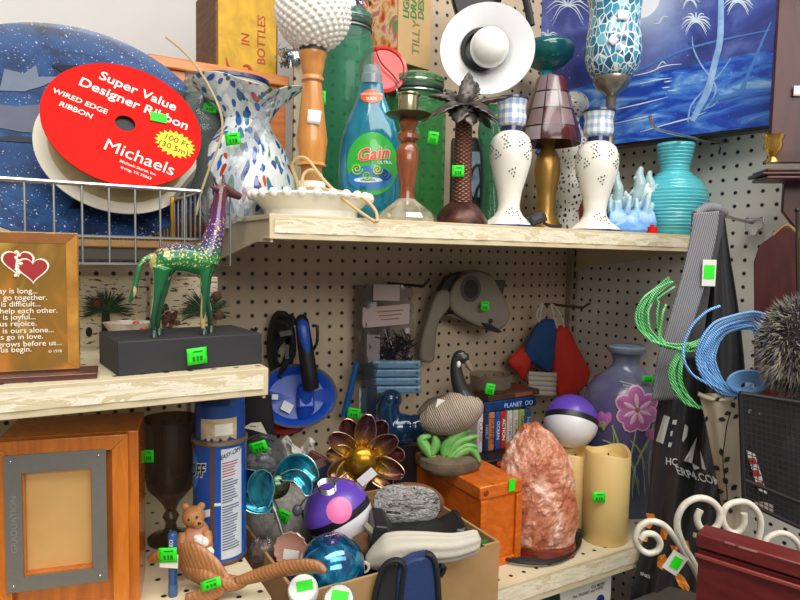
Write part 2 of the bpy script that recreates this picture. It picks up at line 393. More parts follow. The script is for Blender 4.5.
# ------------------------------------------------------------------ cabinet + crate + swirled vase
t=Th('wooden_cabinet','orange stained wooden cabinet top behind the yellow crate','cabinet',236,y=.14,z=0,rot=0)
zt=at(220,66,y=.03).z; t.k=1
xa,xb=at(150,70,y=.03).x-t.loc.x,-.72-t.loc.x
m=MB(); m.box(((xa+xb)/2,0,(zt-.02)/2),(xb-xa,.22,zt-.02)); m.build('carcass',wood('#cf7b35','#a9551d'),t)
m=MB(); m.box(((xa+xb)/2,0,zt-.01),(xb-xa+.01,.235,.02)); m.build('top',wood('#d98b45','#b4642a'),t,bevel=.003)
t=Th('wooden_crate','weathered yellow wooden soda crate standing on end with red lettering','crate',248,y=.035,z=zt,rot=3)
hgt=t.z(-14); t.k*=1.0; YW=wood('#d9a823','#a87f14',(8,60,8),.6,0)
m=t.mb(); m.box((0,2,hgt/2),(60,4,hgt)); m.build('panel',YW,t,bevel=.6)
BW=wood('#7a5236','#4a2f1c',(8,8,40),.7,0)
for nm,c,sz in (('side_board',(-29.5,37,hgt/2),(5,70,hgt)),('side_board',(29.5,37,hgt/2),(5,70,hgt)),('end_board',(0,37,hgt-3),(56,70,6)),('end_board',(0,37,3),(56,70,6))):
    m=t.mb(); m.box(c,sz); m.build(nm,BW,t,bevel=.6)
RD=M('#a8341c',.6,n=.4,ns=90)
wr=lambda x0,z0:(lambda x,y:Vector((x0-y,-.4,z0+x)))
for tx,sz,px,py in (('IN',12,246,39),('BOTTLES',12,262,40)):
    c=t.pl(px,py,-1); m=t.mb(); m.text(tx,sz,wr(c.x,c.z),.01); m.build('lettering',RD,t,flat=True)
m=t.mb()
for pts in (((226,58),(228,66),(233,72),(238,76),(236,80)),((243,66),(248,66),(252,72),(258,78),(262,80)),((246,70),(244,76),(250,80))):
    m.tube([Vector((t.pl(*p).x,-.6,t.pl(*p).z)) for p in pts],[.6,1.8,2.2,.8],6,n=5,flat=.3,up=(0,1,0))
m.build('script_lettering',RD,t)
# blue rim bowl
t=Th('enamel_bowl','pale bowl with navy blue rim behind the swirled glass vase','bowl',232,y=-.03,z=1.49)
t.lathe('bowl',[(12,225),(14,215),(24,118),(34,90),(36,83),(34,83),(30,90),(20,130),(0,140)],WHITEG)
m=t.mb(); m.lathe([(34,t.z(86)),(37,t.z(84.5)),(36.5,t.z(81)),(33,t.z(82))],48,capb=False,capt=False); m.build('rim',M('#1c2460',.25,coat=.4),t)
# swirled vase
t=Th('glass_vase','white art glass vase with blue, red and green swirled flecks and ruffled mouth','vase',246,y=-.13,z=1.49)
tm=NT('swirl_glass'); tm.set(.12,0,.5); co=tm.co(); nz=tm.n('ShaderNodeTexNoise'); nz.inputs['Scale'].default_value=9; tm.l(co,nz.inputs['Vector'])
va=tm.n('ShaderNodeVectorMath',operation='MULTIPLY_ADD'); va.inputs[1].default_value=(.06,.06,.06); tm.l(nz.outputs['Color'],va.inputs[0]); tm.l(co,va.inputs[2]); mp=tm.n('ShaderNodeMapping'); mp.inputs['Scale'].default_value=(46,46,12); mp.inputs['Rotation'].default_value=(0,.5,.2); tm.l(va.outputs[0],mp.inputs[0])
vz=tm.n('ShaderNodeTexVoronoi'); vz.inputs['Scale'].default_value=2.7; tm.l(mp.outputs[0],vz.inputs['Vector'])
sp=tm.n('ShaderNodeSeparateColor'); tm.l(vz.outputs['Color'],sp.inputs[0]); cc=tm.ramp(sp.outputs[0],[(0,'#dfe2e0'),(.3,'#2d5fa8'),(.45,'#24418a'),(.53,'#a83a22'),(.62,'#e6e8e6'),(.72,'#2f7d4f'),(.79,'#3a7a98'),(.88,'#c2502c'),(.93,'#c9d3d6')],'CONSTANT')
f=tm.math('LESS_THAN',vz.outputs['Distance'],.56); tm.base(tm.mix(f,tm.ramp(tm.noise(co,30),[(.4,'#dfe3e2'),(.7,'#9fb4c2')]),cc))
def wob(r,z,a,i):
    g=max(0,min(1,(z-t.z(126))/(t.z(92)-t.z(126)))); return r*(1+.16*g*sin(5*a+.6)),g*7*sin(3*a+1.2)
t.lathe('body',[(38,230),(46,215),(50,195),(47,172),(38,150),(25,130),(22,122),(29,111),(42,98),(49,92),(47,91),(38,98),(24,114),(18,124),(30,150),(40,190)],tm.m,wob=wob,seg=48)
t.sticker(233,139,-50,14,11,-8)
t=Th('plastic_wrap','strip of crumpled clear bubble wrap hanging over the swirled vase','plastic wrap',250,200,y=-.26)
m=t.mb(); P=smooth_path([t.q(*p) for p in ((274,99),(262,118),(250,140),(238,165),(231,185),(236,210),(238,222))],6)
def fn(u,v):
    p=P[int(v*(len(P)-1))]; x=(u-.5)*(20+10*v); return (p.x+x,p.y-5*cos((u-.5)*PI)+random.uniform(-1.2,1.2),p.z+x*.45+random.uniform(-.8,.8))
m.sheet(fn,12,len(P)); m.build('film',glass('#e6e9ee',.55,.15),t,ang=12)
# ------------------------------------------------------------------ hobnail lamp
t=Th('table_lamp','wooden lamp with white hobnail glass globe, white beaded base and tan cord','lamp',311,y=-.268,z=ZT)
m=t.mb(); m.lathe([(44,0),(46,t.z(218)),(46,t.z(212)),(55,t.z(203)),(60,t.z(198)),(58,t.z(196)),(46,t.z(202)),(15,t.z(203)),(14,t.z(182)),(0,t.z(182))],64,wob=lambda r,z,a,i:(r*(1+(.012*sin(40*a+z*.4) if 44<r else 0)),0)); m.build('base',WHITEG,t)
m=t.mb()
for i in range(26): a=2*PI*(i+.5)/26; m.ball((58.5*cos(a),58.5*sin(a),t.z(197.5)),4.6,seg=12,rings=8)
m.build('bead_edge',WHITEG,t)
t.lathe('cork_collar',[(10,183),(10.5,165)],M('#a8783f',.8,n=.5,ns=120,bump=.4),seg=24)
t.lathe('post',[(15,166),(13,163),(14.5,150),(15.5,140),(13,120),(11,100),(9.5,86),(9,83),(11,81),(11,78),(9.5,76),(11.5,66),(12,60),(13.5,57),(13.5,53),(10,50)],wood('#c98a45','#b06f2c',(25,25,4),.3,.4),seg=36)
t.lathe('socket_ring',[(13,54),(13.5,50),(12,47)],M('#4a3c30',.4,.5),seg=24)
c=t.z(13); m=t.mb(); m.ball((0,0,c),36,seg=40,rings=24); N=420
for i in range(N):
    y=1-2*(i+.5)/N; r=math.sqrt(1-y*y); a=i*2.39996323
    m.ball((35*r*cos(a),35*r*sin(a),c+35*y),2.9,seg=8,rings=6)
m.build('globe',M('#eeebe2',.25,n=.04,coat=.3),t)
t.sticker(313,117,-13,9,8,5,'#ecebe6','','') if False else None
t.sticker(314,117,-14.5,13,13,6,'#ecebe6')
m=t.mb()
for pts in (((300,194),(296,178),(292,166),(298,158),(308,160),(322,178),(340,196),(360,212),(375,222)),((302,190),(312,188),(330,190),(350,194),(366,200),(376,212),(377,222)),((322,176),(312,170),(304,174),(302,186),(304,194))):
    m.tube([t.q(p[0],p[1],-20-i*4) for i,p in enumerate(pts)],1.6,8,n=6)
m.build('cord',M('#c9ab78',.5),t)
# ------------------------------------------------------------------ jars, bottle
def clampjar(px,y,r,top,name,label,col,lid):
    t=Th(name,label,'jar',px,y=y,z=ZT)
    t.lathe('body',[(r*.9,t.pb),(r,t.pb-4),(r,top+36),(r*.97,top+28),(r*.86,top+20),(r*.86,top+16),(r*.8,top+16),(r*.9,top+30),(r*.93,t.pb-6)],glass(col,.84,.04),seg=40)
    t.lathe('lid',[(r*.86,top+13),(r*.92,top+11),(r*.92,top+4),(r*.7,top),(0,top)],glass(col,.7,.04) ,seg=40)
    m=t.mb()
    for zz in (top+19,top+9): m.tube([(r*.9*cos(a*PI/20),r*.9*sin(a*PI/20),t.z(zz)) for a in range(40)],1.1,6,closed=True)
    m.tube([(-r*.92,-4,t.z(top+6)),(-r*1.02,-6,t.z(top+16)),(-r*.98,-4,t.z(top+34))],1.1,6,n=4); m.tube([(-r*.7,-r*.6,t.z(top+5)),(-r*.62,-r*.85,t.z(top+20)),(-r*.6,-r*.85,t.z(top+30))],1.,6,n=4); m.build('wire_clamp',lid,t)
    t.lathe('gasket',[(r*.9,top+16),(r*.9,top+13)],M('#24352c',.5),seg=40)
    return t
a=clampjar(344,-.075,27,12,'glass_canister','tall blue-green glass clamp jar behind the dish soap and hobnail lamp','#c6efe1',STEEL); a.sticker(322,98,-30,7,13,0)
a=clampjar(413,-.1,30,76,'glass_canister','green glass clamp jar between dish soap bottle and palm candle holder','#bfebca',CHROME); a.sticker(433,138,-28,10,12,8)
t=Th('soap_bottle','teal bottle of dish soap with green printed label and clear cap','bottle',369,y=-.2,z=ZT)
SOAP=M('#1f8098',.08,n=.35,ns=25,c2='#12607c',coat=.7)
t.lathe('bottle',[(27,t.pb),(30,t.pb-3),(31,190),(31,160),(29,140),(24,122),(18,108),(14,98),(12,90),(11,83)],SOAP,sy=.55,seg=40)
t.lathe('cap',[(10,84),(10.5,75),(9,74),(8.5,68),(8,66),(0,66)],glass('#dfe9ee',.35,.1),sy=.8,seg=24)
def onb(px,py,push=.6):
    p=t.q(px,py,0); z=p.z; pr=[(31,190),(31,160),(29,140),(24,122),(18,108),(14,98),(12,90),(11,83)]; r=31
    for (r1,y1),(r2,y2) in zip(pr,pr[1:]):
        if y2<=py<=y1: r=r1+(r2-r1)*(y1-py)/(y1-y2)
    if py<83: r=11
    x=max(-.97,min(.97,p.x/r)); return Vector((p.x,-math.sqrt(1-x*x)*r*.55-push,z))
def blob(cx,cy,rx,ry,push,col,name,n=7):
    m=t.mb(); m.sheet(lambda u,v: onb(cx+rx*v*cos(2*PI*u)*1.0,cy+ry*v*sin(2*PI*u),push),36,n,closeu=True); return m.build(name,M(col,.3,n=.1,coat=.4),t)
blob(373,166,25,31,.5,'#2fae3c','label'); blob(371,180,22,12,.8,'#2b78b8','label_swirl')
for i,(cx,cy,rr,cl) in enumerate(((358,171,6,'#9fce3f'),(385,176,6,'#1d4e8c'),(378,172,5,'#c7dd52'),(368,178,5,'#7fc43c'))):
    m=t.mb(); m.tube([onb(cx+rr*(1-q/26)*cos(q*.5),cy+rr*(1-q/26)*sin(q*.5),1.2) for q in range(24)],.8,5); m.build('label_swirl',M(cl,.4,n=.05),t)
m=t.mb(); m.text('Gain',17,lambda x,y:onb(374+x,157-y-x*.12,1.7),.05,shear=.15); m.build('lettering_edge',M('#f3efe6',.4),t,flat=True) if False else m.build('lettering',M('#e2501d',.4,n=.03),t,flat=True)
m=t.mb(); m.text('Gain',17,lambda x,y:onb(374+x,157-y-x*.12,1.3),.11,shear=.15); m.build('lettering_outline',M('#f5f1e8',.4,n=.03),t,flat=True)
blob(369,182,14,2.6,1.3,'#d8e4ee','label_band')
for tx,sz,px,py,cl in (('ULTRA',4.5,385,165,'#e6f0f4'),('ORIGINAL',3.2,369,182,'#20406a'),('2X',6,364,190,'#14315a')):
    m=t.mb(); m.text(tx,sz,lambda x,y:onb(px+x,py-y,1.8),.02); m.build('lettering',M(cl,.4),t,flat=True)
blob(372,98,11,7,.6,'#e0602a','neck_label')
for tx,sz,py in (('CONCENTRATED',2.8,96),('SUDS',4.5,101)):
    m=t.mb(); m.text(tx,sz,lambda x,y:onb(372+x,py-y,1.2),.03); m.build('lettering',W,t,flat=True)
# wood candle holder
t=Th('candle_holder','turned reddish wood candle holder with brass cup on faceted glass base','candle holder',406,y=-.31,z=ZT)
t.lathe('glass_base',[(31,t.pb),(31,t.pb-4),(28,214),(18,206),(11,201),(9,199),(0,199)],M('#cfc9b4',.12,.55,n=.5,ns=30,c2='#8d7f5a',coat=.5),seg=12,flat=True)
t.lathe('spindle',[(8,201),(8,197),(7,193),(8,185),(11,165),(11.5,152),(9,146),(7,143),(11,139),(11,135),(7,131),(8,127),(10,123),(8,119)],wood('#8c4a24','#5d2a12',(30,30,6),.25,.5),seg=28)
t.lathe('drip_pan',[(7,120),(20,117),(23,114.5),(22,114),(8,116)],M('#4b4534',.3,.7),seg=32)
t.lathe('candle_cup',[(9,116),(10,113),(10,97),(12,95),(12,94),(9,95),(9,112),(0,112)],M('#c9bd97',.25,1,n=.2),seg=28)
# foil, red tin, drawing desk box
t=Th('foil_garland','crumpled silver foil garland above the green jar','garland',352,12,y=-.06)
m=t.mb()
for i in range(90):
    c=Vector((random.uniform(-14,16),random.uniform(-8,8),random.uniform(-18,20))); m.add([c+Vector([random.uniform(-6,6) for _ in range(3)]) for _ in range(3)],[(0,1,2)])
m.ball((1,4,0),(13,7,17),seg=10,rings=7); m.build('foil',M('#c4bfd0',.2,1,n=.5,ns=60),t,flat=True)
t=Th('foil_garland','strip of silver foil between the yellow crate and hobnail globe','garland',290,57,y=.0)
m=t.mb()
for i in range(70):
    c=Vector((random.uniform(-11,14),random.uniform(-5,5),random.uniform(-9,10))); m.add([c+Vector([random.uniform(-5,5) for _ in range(3)]) for _ in range(3)],[(0,1,2)])
m.ball((1,4,0),(11,5,9),seg=10,rings=7); m.build('foil',M('#bfc3c9',.2,1,n=.5,ns=60),t,flat=True)
t=Th('red_tin','round red tin lid leaning behind the green clamp jar','tin',383,71,y=-.1)
m=t.mb(); m.lathe([(0,-4),(23,-4),(24,-3),(24,4),(21,5),(20,3.5),(0,3)],40,m=RY(25)@RX(80)); m.build('lid',M('#c9281f',.3,n=.1,coat=.3),t)
m=t.mb(); m.tube([(-8,-8,20),(-2,-8,6),(10,-8,-6),(16,-8,-14)],.7,5,n=4); m.build('ribbed_line',M('#6d120e',.4),t)
t=Th('toy_box','colourful drawing desk carton with a brown cardboard side','box',414,68,y=-.09,rot=12)
KR=M('#b99a6b',.75,n=.15,ns=30)
p0,p1,p2=t.q(371,-6),t.q(409,66),t.q(438,62)
m=t.mb(); m.box((0,45,58),(44,90,112)); o=m.build('carton',KR,t,bevel=.6)
tm=NT('toy_art'); tm.set(.3); co=tm.co(); vz=tm.noise(co,26,3,.5,1); tm.base(tm.ramp(vz,[(.36,'#c22a20'),(.42,'#e08a3c'),(.5,'#efd6a8'),(.56,'#d86a7a'),(.62,'#5aa04a'),(.7,'#3b6cae')]))
m=t.mb(); m.sheet(lambda u,v:(-22.5,1+u*88,3+v*108),2,2); m.build('printed_face',tm.m,t)
GT=M('#2f7a3c',.6)
for i,tx in enumerate(('LIGHT','DRAWING','DESK')):
    m=t.mb(); m.text(tx,11,lambda x,y:Vector((-12+i*10-y,-.4,t.pl(414,21-i*2).z+x)),.06,ax='LEFT'); m.build('lettering',GT,t,flat=True)
m=t.mb(); m.text('TILLY',14,lambda x,y:Vector((2-y,-.4,30+x)),.02); m.build('lettering',M('#7a7a45',.6),t,flat=True)
# white lamp shade with bulb
t=Th('clamp_lamp','white metal dish lamp shade facing out with a round white bulb','lamp',487,50,y=-.2)
Dm=RZ(-6)@RY(0)@RX(84)
WH=M('#e4e4e6',.35,n=.05)
m=t.mb(); m.lathe([(12,-30),(18,-24),(24,-10),(30,-4),(47,4),(46.5,5),(28,-2),(20,-8),(14,-22),(0,-22)],56,m=Dm); m.build('shade',WH,t)
m=t.mb(); m.lathe([(21,-6),(21.5,-1),(17,0),(15,-16),(0,-16)],40,m=TR(-5,0,2)@Dm); 
for i in range(5): m.lathe([(17.6,-14+i*3),(18.6,-13+i*3),(17.6,-12+i*3)],32,m=TR(-5,0,2)@Dm,capb=False,capt=False)
m.build('socket',BLACK,t)
m=t.mb(); m.ball((0,-17,-3),19,seg=32,rings=20); m.build('bulb',WHITEG,t)
t=Th('black_clip_frame','black plastic clamp arm above the white dish lamp','clamp',490,-2,y=-.13)
m=t.mb(); m.box((-14,4,2),(48,12,24),m=RY(-18)); m.build('arm',BLACK,t,bevel=2); m=t.mb(); m.tube([(0,0,6),(20,0,10),(34,0,4),(42,0,-26)],4,8,n=5); m.build('bracket',BLACK,t)
m=t.mb(); m.box((20,-6,2),(9,3,8),m=RY(10)); m.build('label',M('#c9c33a',.5),t)
# ------------------------------------------------------------------ upper shelf, second half
# palm candle holder
t=Th('palm_candle_holder','bronze palm tree candle holder with dark metal fronds and carved trunk','candle holder',461,y=-.3,z=ZT)
BRZ=M('#5a3326',.35,.45,n=.5,ns=60,c2='#2d1813')
t.lathe('base',[(26,t.pb),(26.5,t.pb-4),(24,217),(22,214),(15,205),(12,203),(0,203)],BRZ,seg=40,wob=lambda r,z,a,i:(r*(1+.05*abs(sin(8*a)) if 3<=i<=4 else r*0+1),0))
tm=NT('carved_trunk'); tm.set(.35,.4); co=tm.co('Object',(1,1,1)); 
x=tm.n('ShaderNodeSeparateXYZ'); tm.l(co,x.inputs[0]); an=tm.math('ARCTAN2',x.outputs[1],x.outputs[0]); zz=tm.math('MULTIPLY',x.outputs[2],520.)
an=tm.math('MULTIPLY',an,4.); g=tm.math('MULTIPLY',tm.math('SINE',tm.math('ADD',an,zz)),tm.math('SINE',tm.math('SUBTRACT',an,zz)))
g=tm.math('ABSOLUTE',g); tm.base(tm.ramp(g,[(.05,'#2a1510'),(.35,'#643a2b'),(.8,'#8a5a45')])); tm.bump(g,.6,.003)
t.lathe('trunk',[(10.5,204),(9.5,190),(9,160),(8.5,130),(8,108),(7,104)],tm.m,seg=28)
m=t.mb(); top=t.z(106)
DK=M('#2c2723',.35,.5,n=.5,ns=120,c2='#6f6862')
def frond(m,ang,L,up,droop,w,tilt=0):
    ca,sa=cos(rad(ang)),sin(rad(ang)); n=10
    def fn(u,v):
        s=v; r=L*s; z=up*s-droop*s*s; wd=w*math.sin(PI*min(1,.12+.88*s))**.8*(1+.14*sin(s*38)); q=(u-.5)*2*wd
        return (ca*r-sa*q,sa*r+ca*q,top+z-abs(u-.5)*wd*.9)
    m.sheet(fn,7,22)
for (a,L,u,dr,w) in [(a_,L_*1.18,u_,d_,w_*1.35) for (a_,L_,u_,d_,w_) in ((200,38,10,30,8),(160,32,34,22,8),(250,22,14,36,9),(285,20,12,36,9),(330,30,12,32,9),(5,38,24,14,7),(20,26,14,34,8),(90,30,30,18,8),(60,24,40,10,7),(120,26,36,14,7),(225,34,18,34,8),(312,36,18,38,8))]:
    b=t.mb(); frond(b,a,L,u,dr,w); b.build('frond',DK,t,solid=1.2)
b=t.mb(); b.sheet(lambda u,v:((u-.5)*16*sin(PI*(.15+.85*v))*(1+.1*sin(v*40))+4*v,-4+2*v,top+34*v),5,16); b.build('frond',DK,t,solid=1.2)
t.lathe('crown',[(7,108),(10,102),(9,96),(7,95)],DK,seg=20)
t.sticker(458,171,-11,12,11,0)
# black cord behind
t=Th('lamp_cord','black electric cord coiled behind the palm candle holder','cord',478,y=-.2,z=ZT)
m=t.mb(); m.tube([t.q(*p) for p in ((466,222),(469,180),(470,145),(476,139),(481,150),(482,170),(481,200),(479,212),(474,205),(477,190),(481,182),(479,165),(472,172),(470,190),(475,208),(484,217),(488,224))],1.6,7,n=5); m.build('cable',BLACK,t)
t=Th('storage_tin','dark upright tin with pale picture label behind the palm candle holder','tin',468,y=-.13,z=ZT)
m=t.mb(); m.box((-4,0,40),(30,16,100)); m.build('body',M('#1b1b20',.4),t,bevel=1); m=t.mb(); m.box((2,-8.4,55),(15,.6,44)); m.build('picture_label',M('#b5bfd8',.5,n=.9,ns=50,c2='#6c7fae'),t)
# green glass vase
t=Th('glass_vase','small pale green iridescent glass vase between the palm and checkered candlestick','vase',489,y=-.19,z=ZT)
t.lathe('body',[(8,t.pb),(11,t.pb-3),(10,205),(7,190),(8,175),(12,150),(14,132),(12,118),(7,110),(9,106),(7,108),(10,120)],glass('#9fd4bd',.6,.06),wob=lambda r,z,a,i:(r*(1+.06*sin(6*a)),0))
# candlesticks
def gingham():
    t=NT('gingham'); t.set(.15,0,.5); g=t.n('ShaderNodeTexCoord'); s=t.n('ShaderNodeSeparateXYZ'); t.l(g.outputs['Object'],s.inputs[0])
    a=t.math('MULTIPLY',t.math('ARCTAN2',s.outputs[1],s.outputs[0]),8/ (2*PI)*1.6); b=t.math('MULTIPLY',s.outputs[2],72.)
    f=t.math('LESS_THAN',t.math('FRACT',t.math('ADD',a,40)),.5); h=t.math('LESS_THAN',t.math('FRACT',t.math('ADD',b,40)),.5)
    q=t.math('MULTIPLY',t.math('ADD',f,h),.5); t.base(t.ramp(q,[(0,'#e8e8e2'),(.5,'#b9c6d6'),(1,'#93a8c8')])); return t.m
GING=gingham(); NAVY=M('#1c2a5c',.2,n=.1,coat=.4); PORC=M('#e9e5da',.15,n=.06,ns=15,coat=.5)
def candlestick(px,y,label,topy):
    t=Th('candlestick',label,'candlestick',px,y=y,z=ZT); H=t.pb-topy; Z=lambda q:t.pb-H*q
    prof=[(26,0),(26,.012),(21,.05),(15,.09),(11.5,.135),(10.8,.18),(12.5,.28),(17,.4),(20.3,.5),(21.2,.57),(20.5,.64),(18,.695),(13,.735),(10,.745)]
    m=t.mb(); m.lathe([(r,q*H) for r,q in prof],48,wob=lambda r,z,a,i:(r*(1+(.04*sin(8*a) if i<3 else 0)),0)); m.build('body',PORC,t)
    m=t.mb(); m.lathe([(r,q*H) for r,q in ((26.3,.0),(26.5,.012),(25,.02))],48,wob=lambda r,z,a,i:(r*(1+.04*sin(8*a)),0),capt=False); m.build('blue_rim',NAVY,t)
    m=t.mb(); m.lathe([(r,q*H) for r,q in ((10.2,.742),(10.2,.78))],36); m.build('neck_band',NAVY,t)
    m=t.mb(); m.lathe([(r,q*H) for r,q in ((10,.78),(14,.80),(14.7,.85),(13.5,.92),(15,.985),(15.6,.99),(12,.985),(11,.9),(0,.9))],40); m.build('cup',GING,t)
    m=t.mb(); m.lathe([(r,q*H) for r,q in ((14.5,.98),(16,.985),(16,1),(13,1),(13,.98))],40,capb=False,capt=False); m.build('cup_rim',NAVY,t)
    fl=random.Random(px)
    def rad_at(z):
        q=z/H
        for (r1,a),(r2,b) in zip(prof,prof[1:]):
            if a<=q<=b: return r1+(r2-r1)*(q-a)/max(b-a,1e-6)
        return 10
    for a,q in ((250,.62),(290,.64),(225,.55),(270,.42),(310,.55),(268,.12),(245,.68),(295,.1),(200,.6),(180,.45),(330,.62),(0,.6),(60,.6),(120,.55),(90,.4)):
        m=t.mb()
        for j in range(6):
            aa=rad(a)+2.6*cos(j*1.05+a)*(1.3 if j%2 else .7)/max(rad_at(q*H),8); z=q*H+3.4*sin(j*1.05+a)*(1.3 if j%2 else .7); r=rad_at(z)+.15
            m.ball((r*cos(aa),r*sin(aa),z),(.6+fl.random()*.4,)*2+(.85,),seg=6,rings=4)
        m.build('flower_sprig',M('#3a4438',.4),t)
    return t
candlestick(508,-.305,'white porcelain candlestick with blue checkered cup standing beside the palm candle holder',101)
candlestick(594,-.305,'white porcelain candlestick with blue checkered cup standing in front of the mosaic glass',113)
# stained lamp
t=Th('table_lamp','small gold lamp with maroon stained glass panel shade','lamp',545,y=-.19,z=ZT)
t.lathe('post',[(15,t.pb),(15,224),(11,218),(9,212),(10,205),(9,198),(10,190),(13,172),(12,160),(8,152),(6,148),(7,140),(6,120)],M('#a8803f',.35,.6,n=.3),seg=32)
tm=NT('stained_panels'); tm.set(.2,0,.3); g=tm.n('ShaderNodeTexCoord'); s=tm.n('ShaderNodeSeparateXYZ'); tm.l(g.outputs['Object'],s.inputs[0])
an=tm.math('MULTIPLY',tm.math('ARCTAN2',s.outputs[1],s.outputs[0]),10/(2*PI)); zz=tm.math('MULTIPLY',s.outputs[2],30.)
fa=tm.math('FRACT',tm.math('ADD',an,60.2)); fz=tm.math('FRACT',tm.math('ADD',zz,40.1)); ed=tm.math('MINIMUM',tm.math('MINIMUM',fa,tm.math('SUBTRACT',1,fa)),tm.math('MINIMUM',fz,tm.math('SUBTRACT',1,fz)))
wn=tm.n('ShaderNodeTexWhiteNoise',noise_dimensions='2D'); cb=tm.n('ShaderNodeCombineXYZ'); tm.l(tm.math('FLOOR',tm.math('ADD',an,60.2)),cb.inputs[0]); tm.l(tm.math('FLOOR',tm.math('ADD',zz,40.1)),cb.inputs[1]); tm.l(cb.outputs[0],wn.inputs[0])
pc=tm.ramp(wn.outputs[0],[(0,'#471c20'),(.3,'#7d686d'),(.6,'#5a2326'),(.8,'#8b7c80')],'CONSTANT'); tm.base(tm.mix(tm.math('LESS_THAN',ed,.05),pc,'#2b1a18'))
m=t.mb(); m.lathe([(13,t.z(78)),(14,t.z(80)),(31,t.z(136)),(31.5,t.z(144)),(30.5,t.z(144)),(12.5,t.z(80))],36,capb=False,capt=False); m.build('shade',tm.m,t)
t.lathe('finial',[(4,80),(2,74),(0,72)],BRASS,seg=12)
m=t.mb(); m.tube([t.q(*p) for p in ((534,228),(540,222),(552,228),(558,231))],2,7,n=5); m.build('cord',M('#c4a672',.5),t)
t=Th('power_plug','black electrical plug resting on the shelf edge beside the checkered candlestick','plug',537,y=-.345,z=ZT)
m=t.mb(); m.box((0,0,9),(17,9,11),m=RY(-22)); m.build('plug_body',BLACK,t,bevel=1.5); m=t.mb(); m.box((-1,-4.6,10),(10,.5,4),m=RY(-22)); m.build('molded_ridge',M('#3a3a3c',.5),t)
m=t.mb(); m.tube([(7,2,5),(16,4,2),(26,6,3)],1.6,6,n=4); m.build('cord_stub',BLACK,t)
# teal bowl on tall stem
t=Th('glass_compote','teal glass pedestal bowl showing above the stained glass shade','compote',541,y=-.1,z=ZT)
TEAL=M('#14666a',.1,n=.5,ns=25,coat=.6)
t.lathe('bowl',[(3,72),(8,70),(16,66),(24,58),(26,51),(26,47),(24,44),(8,42),(0,42)],TEAL)
t.lathe('stem',[(18,t.pb),(18,t.pb-3),(6,t.pb-8),(4,150),(4,90),(10,82),(6,74),(5,70)],M('#2a8a96',.1,coat=.5),seg=24)
# black white ceramic
t=Th('ceramic_vase','white ceramic vase with black leaf pattern and a ball top','vase',567,y=-.13,z=ZT)
tm=NT('leaf_pattern'); tm.set(.3); co=tm.co(scale=(1,1,.75)); e=tm.vor(co,130,'DISTANCE_TO_EDGE'); tm.base(tm.mix(tm.math('GREATER_THAN',e,.26),'#dcd8cc','#1f1d1c'))
t.lathe('body',[(15,t.pb),(15,222),(12,214),(14,205),(20,190),(17,178),(15,172),(19,160),(20,152),(16,140),(9,128),(7,122),(8,118)],tm.m)
m=t.mb(); m.ball((1,0,t.z(105)),(15,15,13)); m.build('ball_top',tm.m,t)
t=Th('red_figure','small red wooden bead figure behind the checkered candlesticks','figurine',582,y=-.16,z=ZT)
m=t.mb(); m.lathe([(5,0),(6,6),(4,20),(5,26),(3,32),(4,36),(0,42)],16); m.build('body',M('#8a2f1e',.4),t); m=t.mb(); m.ball((0,0,44),4,seg=12,rings=8); m.build('head',M('#b0392a',.4),t)
# mosaic hurricane
t=Th('hurricane_candle_holder','tall candle holder with blue and white crackle mosaic glass on a silver stem','candle holder',605,y=-.265,z=ZT)
tm=NT('crackle_mosaic'); tm.set(.12,0,.6); co=tm.co(scale=(1,1,.62)); e=tm.vor(co,95,'DISTANCE_TO_EDGE'); f=tm.vor(co,95,'F1',1); sp=tm.n('ShaderNodeSeparateColor'); tm.l(f,sp.inputs[0])
bl=tm.ramp(sp.outputs[0],[(0,'#0e4f74'),(.5,'#1d7396'),(.9,'#3fa0bb'),(1,'#8fd0dc')]); w=tm.math('LESS_THAN',e,tm.math('MULTIPLY',tm.noise(co,34),.125)); tm.base(tm.mix(w,bl,'#e2e6e4'))
t.lathe('glass_cup',[(14,80),(20,76),(25,68),(27,58),(27,44),(25,30),(24,15),(26,0),(29,-14),(27,-14),(24,0),(22,30),(24,50),(20,70),(0,74)],tm.m,seg=44)
SIL=M('#a49a8c',.3,.85,n=.3)
t.lathe('stem',[(15,t.pb),(15,t.pb-3),(9,t.pb-8),(5,t.pb-16),(4.5,150),(4.5,100),(6,98),(4,96),(8,93),(14,88),(18,82),(18,78),(0,78)],SIL)
t.sticker(623,15,-27,10,9,3,'#e9e6ee',name='paper_label'); t.sticker(613,40,-27,8,8,40,'#d9d2e6',name='paper_label')
# painting
t=Th('canvas_painting','framed night beach painting in blues with pale palm trees and surf','painting',700,137,x=-.046,rot=-76.7)
def pw(px,py,dx=0): return t.pl(px,py)
bl_=pw(606,151); br=pw(773,124); k=t.k
zb=(bl_.z+br.z)/2; xl=pw(531,30).x; xr=br.x; zt=zb+.5/k
TH=18
m=t.mb(); m.box(((xl+xr)/2,TH/2+.5,(zb+zt)/2),(xr-xl,TH,zt-zb)); m.build('black_frame',M('#0b0b0e',.35,n=.1),t,bevel=.8)
tm=NT('night_canvas'); tm.set(.35); g=tm.n('ShaderNodeTexCoord'); s=tm.n('ShaderNodeSeparateXYZ'); tm.l(g.outputs['Object'],s.inputs[0])
Lx=lambda v:v*k
n1=tm.noise(tm.co(scale=(6,1,22),rot=(0,.12,0)),1.6,5,.6,1)
hz=tm.math('SUBTRACT',s.outputs[2],tm.math('MULTIPLY',s.outputs[0],.0)) 
zz=tm.math('DIVIDE',tm.math('SUBTRACT',s.outputs[2],zb*k),(zt-zb)*k)
sea=tm.ramp(n1,[(.3,'#172a86'),(.45,'#2450bc'),(.56,'#4b86d8'),(.68,'#9cc6ee')]); sky=tm.ramp(tm.noise(tm.co(),9,5,.6,.4),[(.3,'#242a66'),(.5,'#3d4c98'),(.7,'#7386c6')])
horizon=.25
f=tm.math('GREATER_THAN',zz,.27)
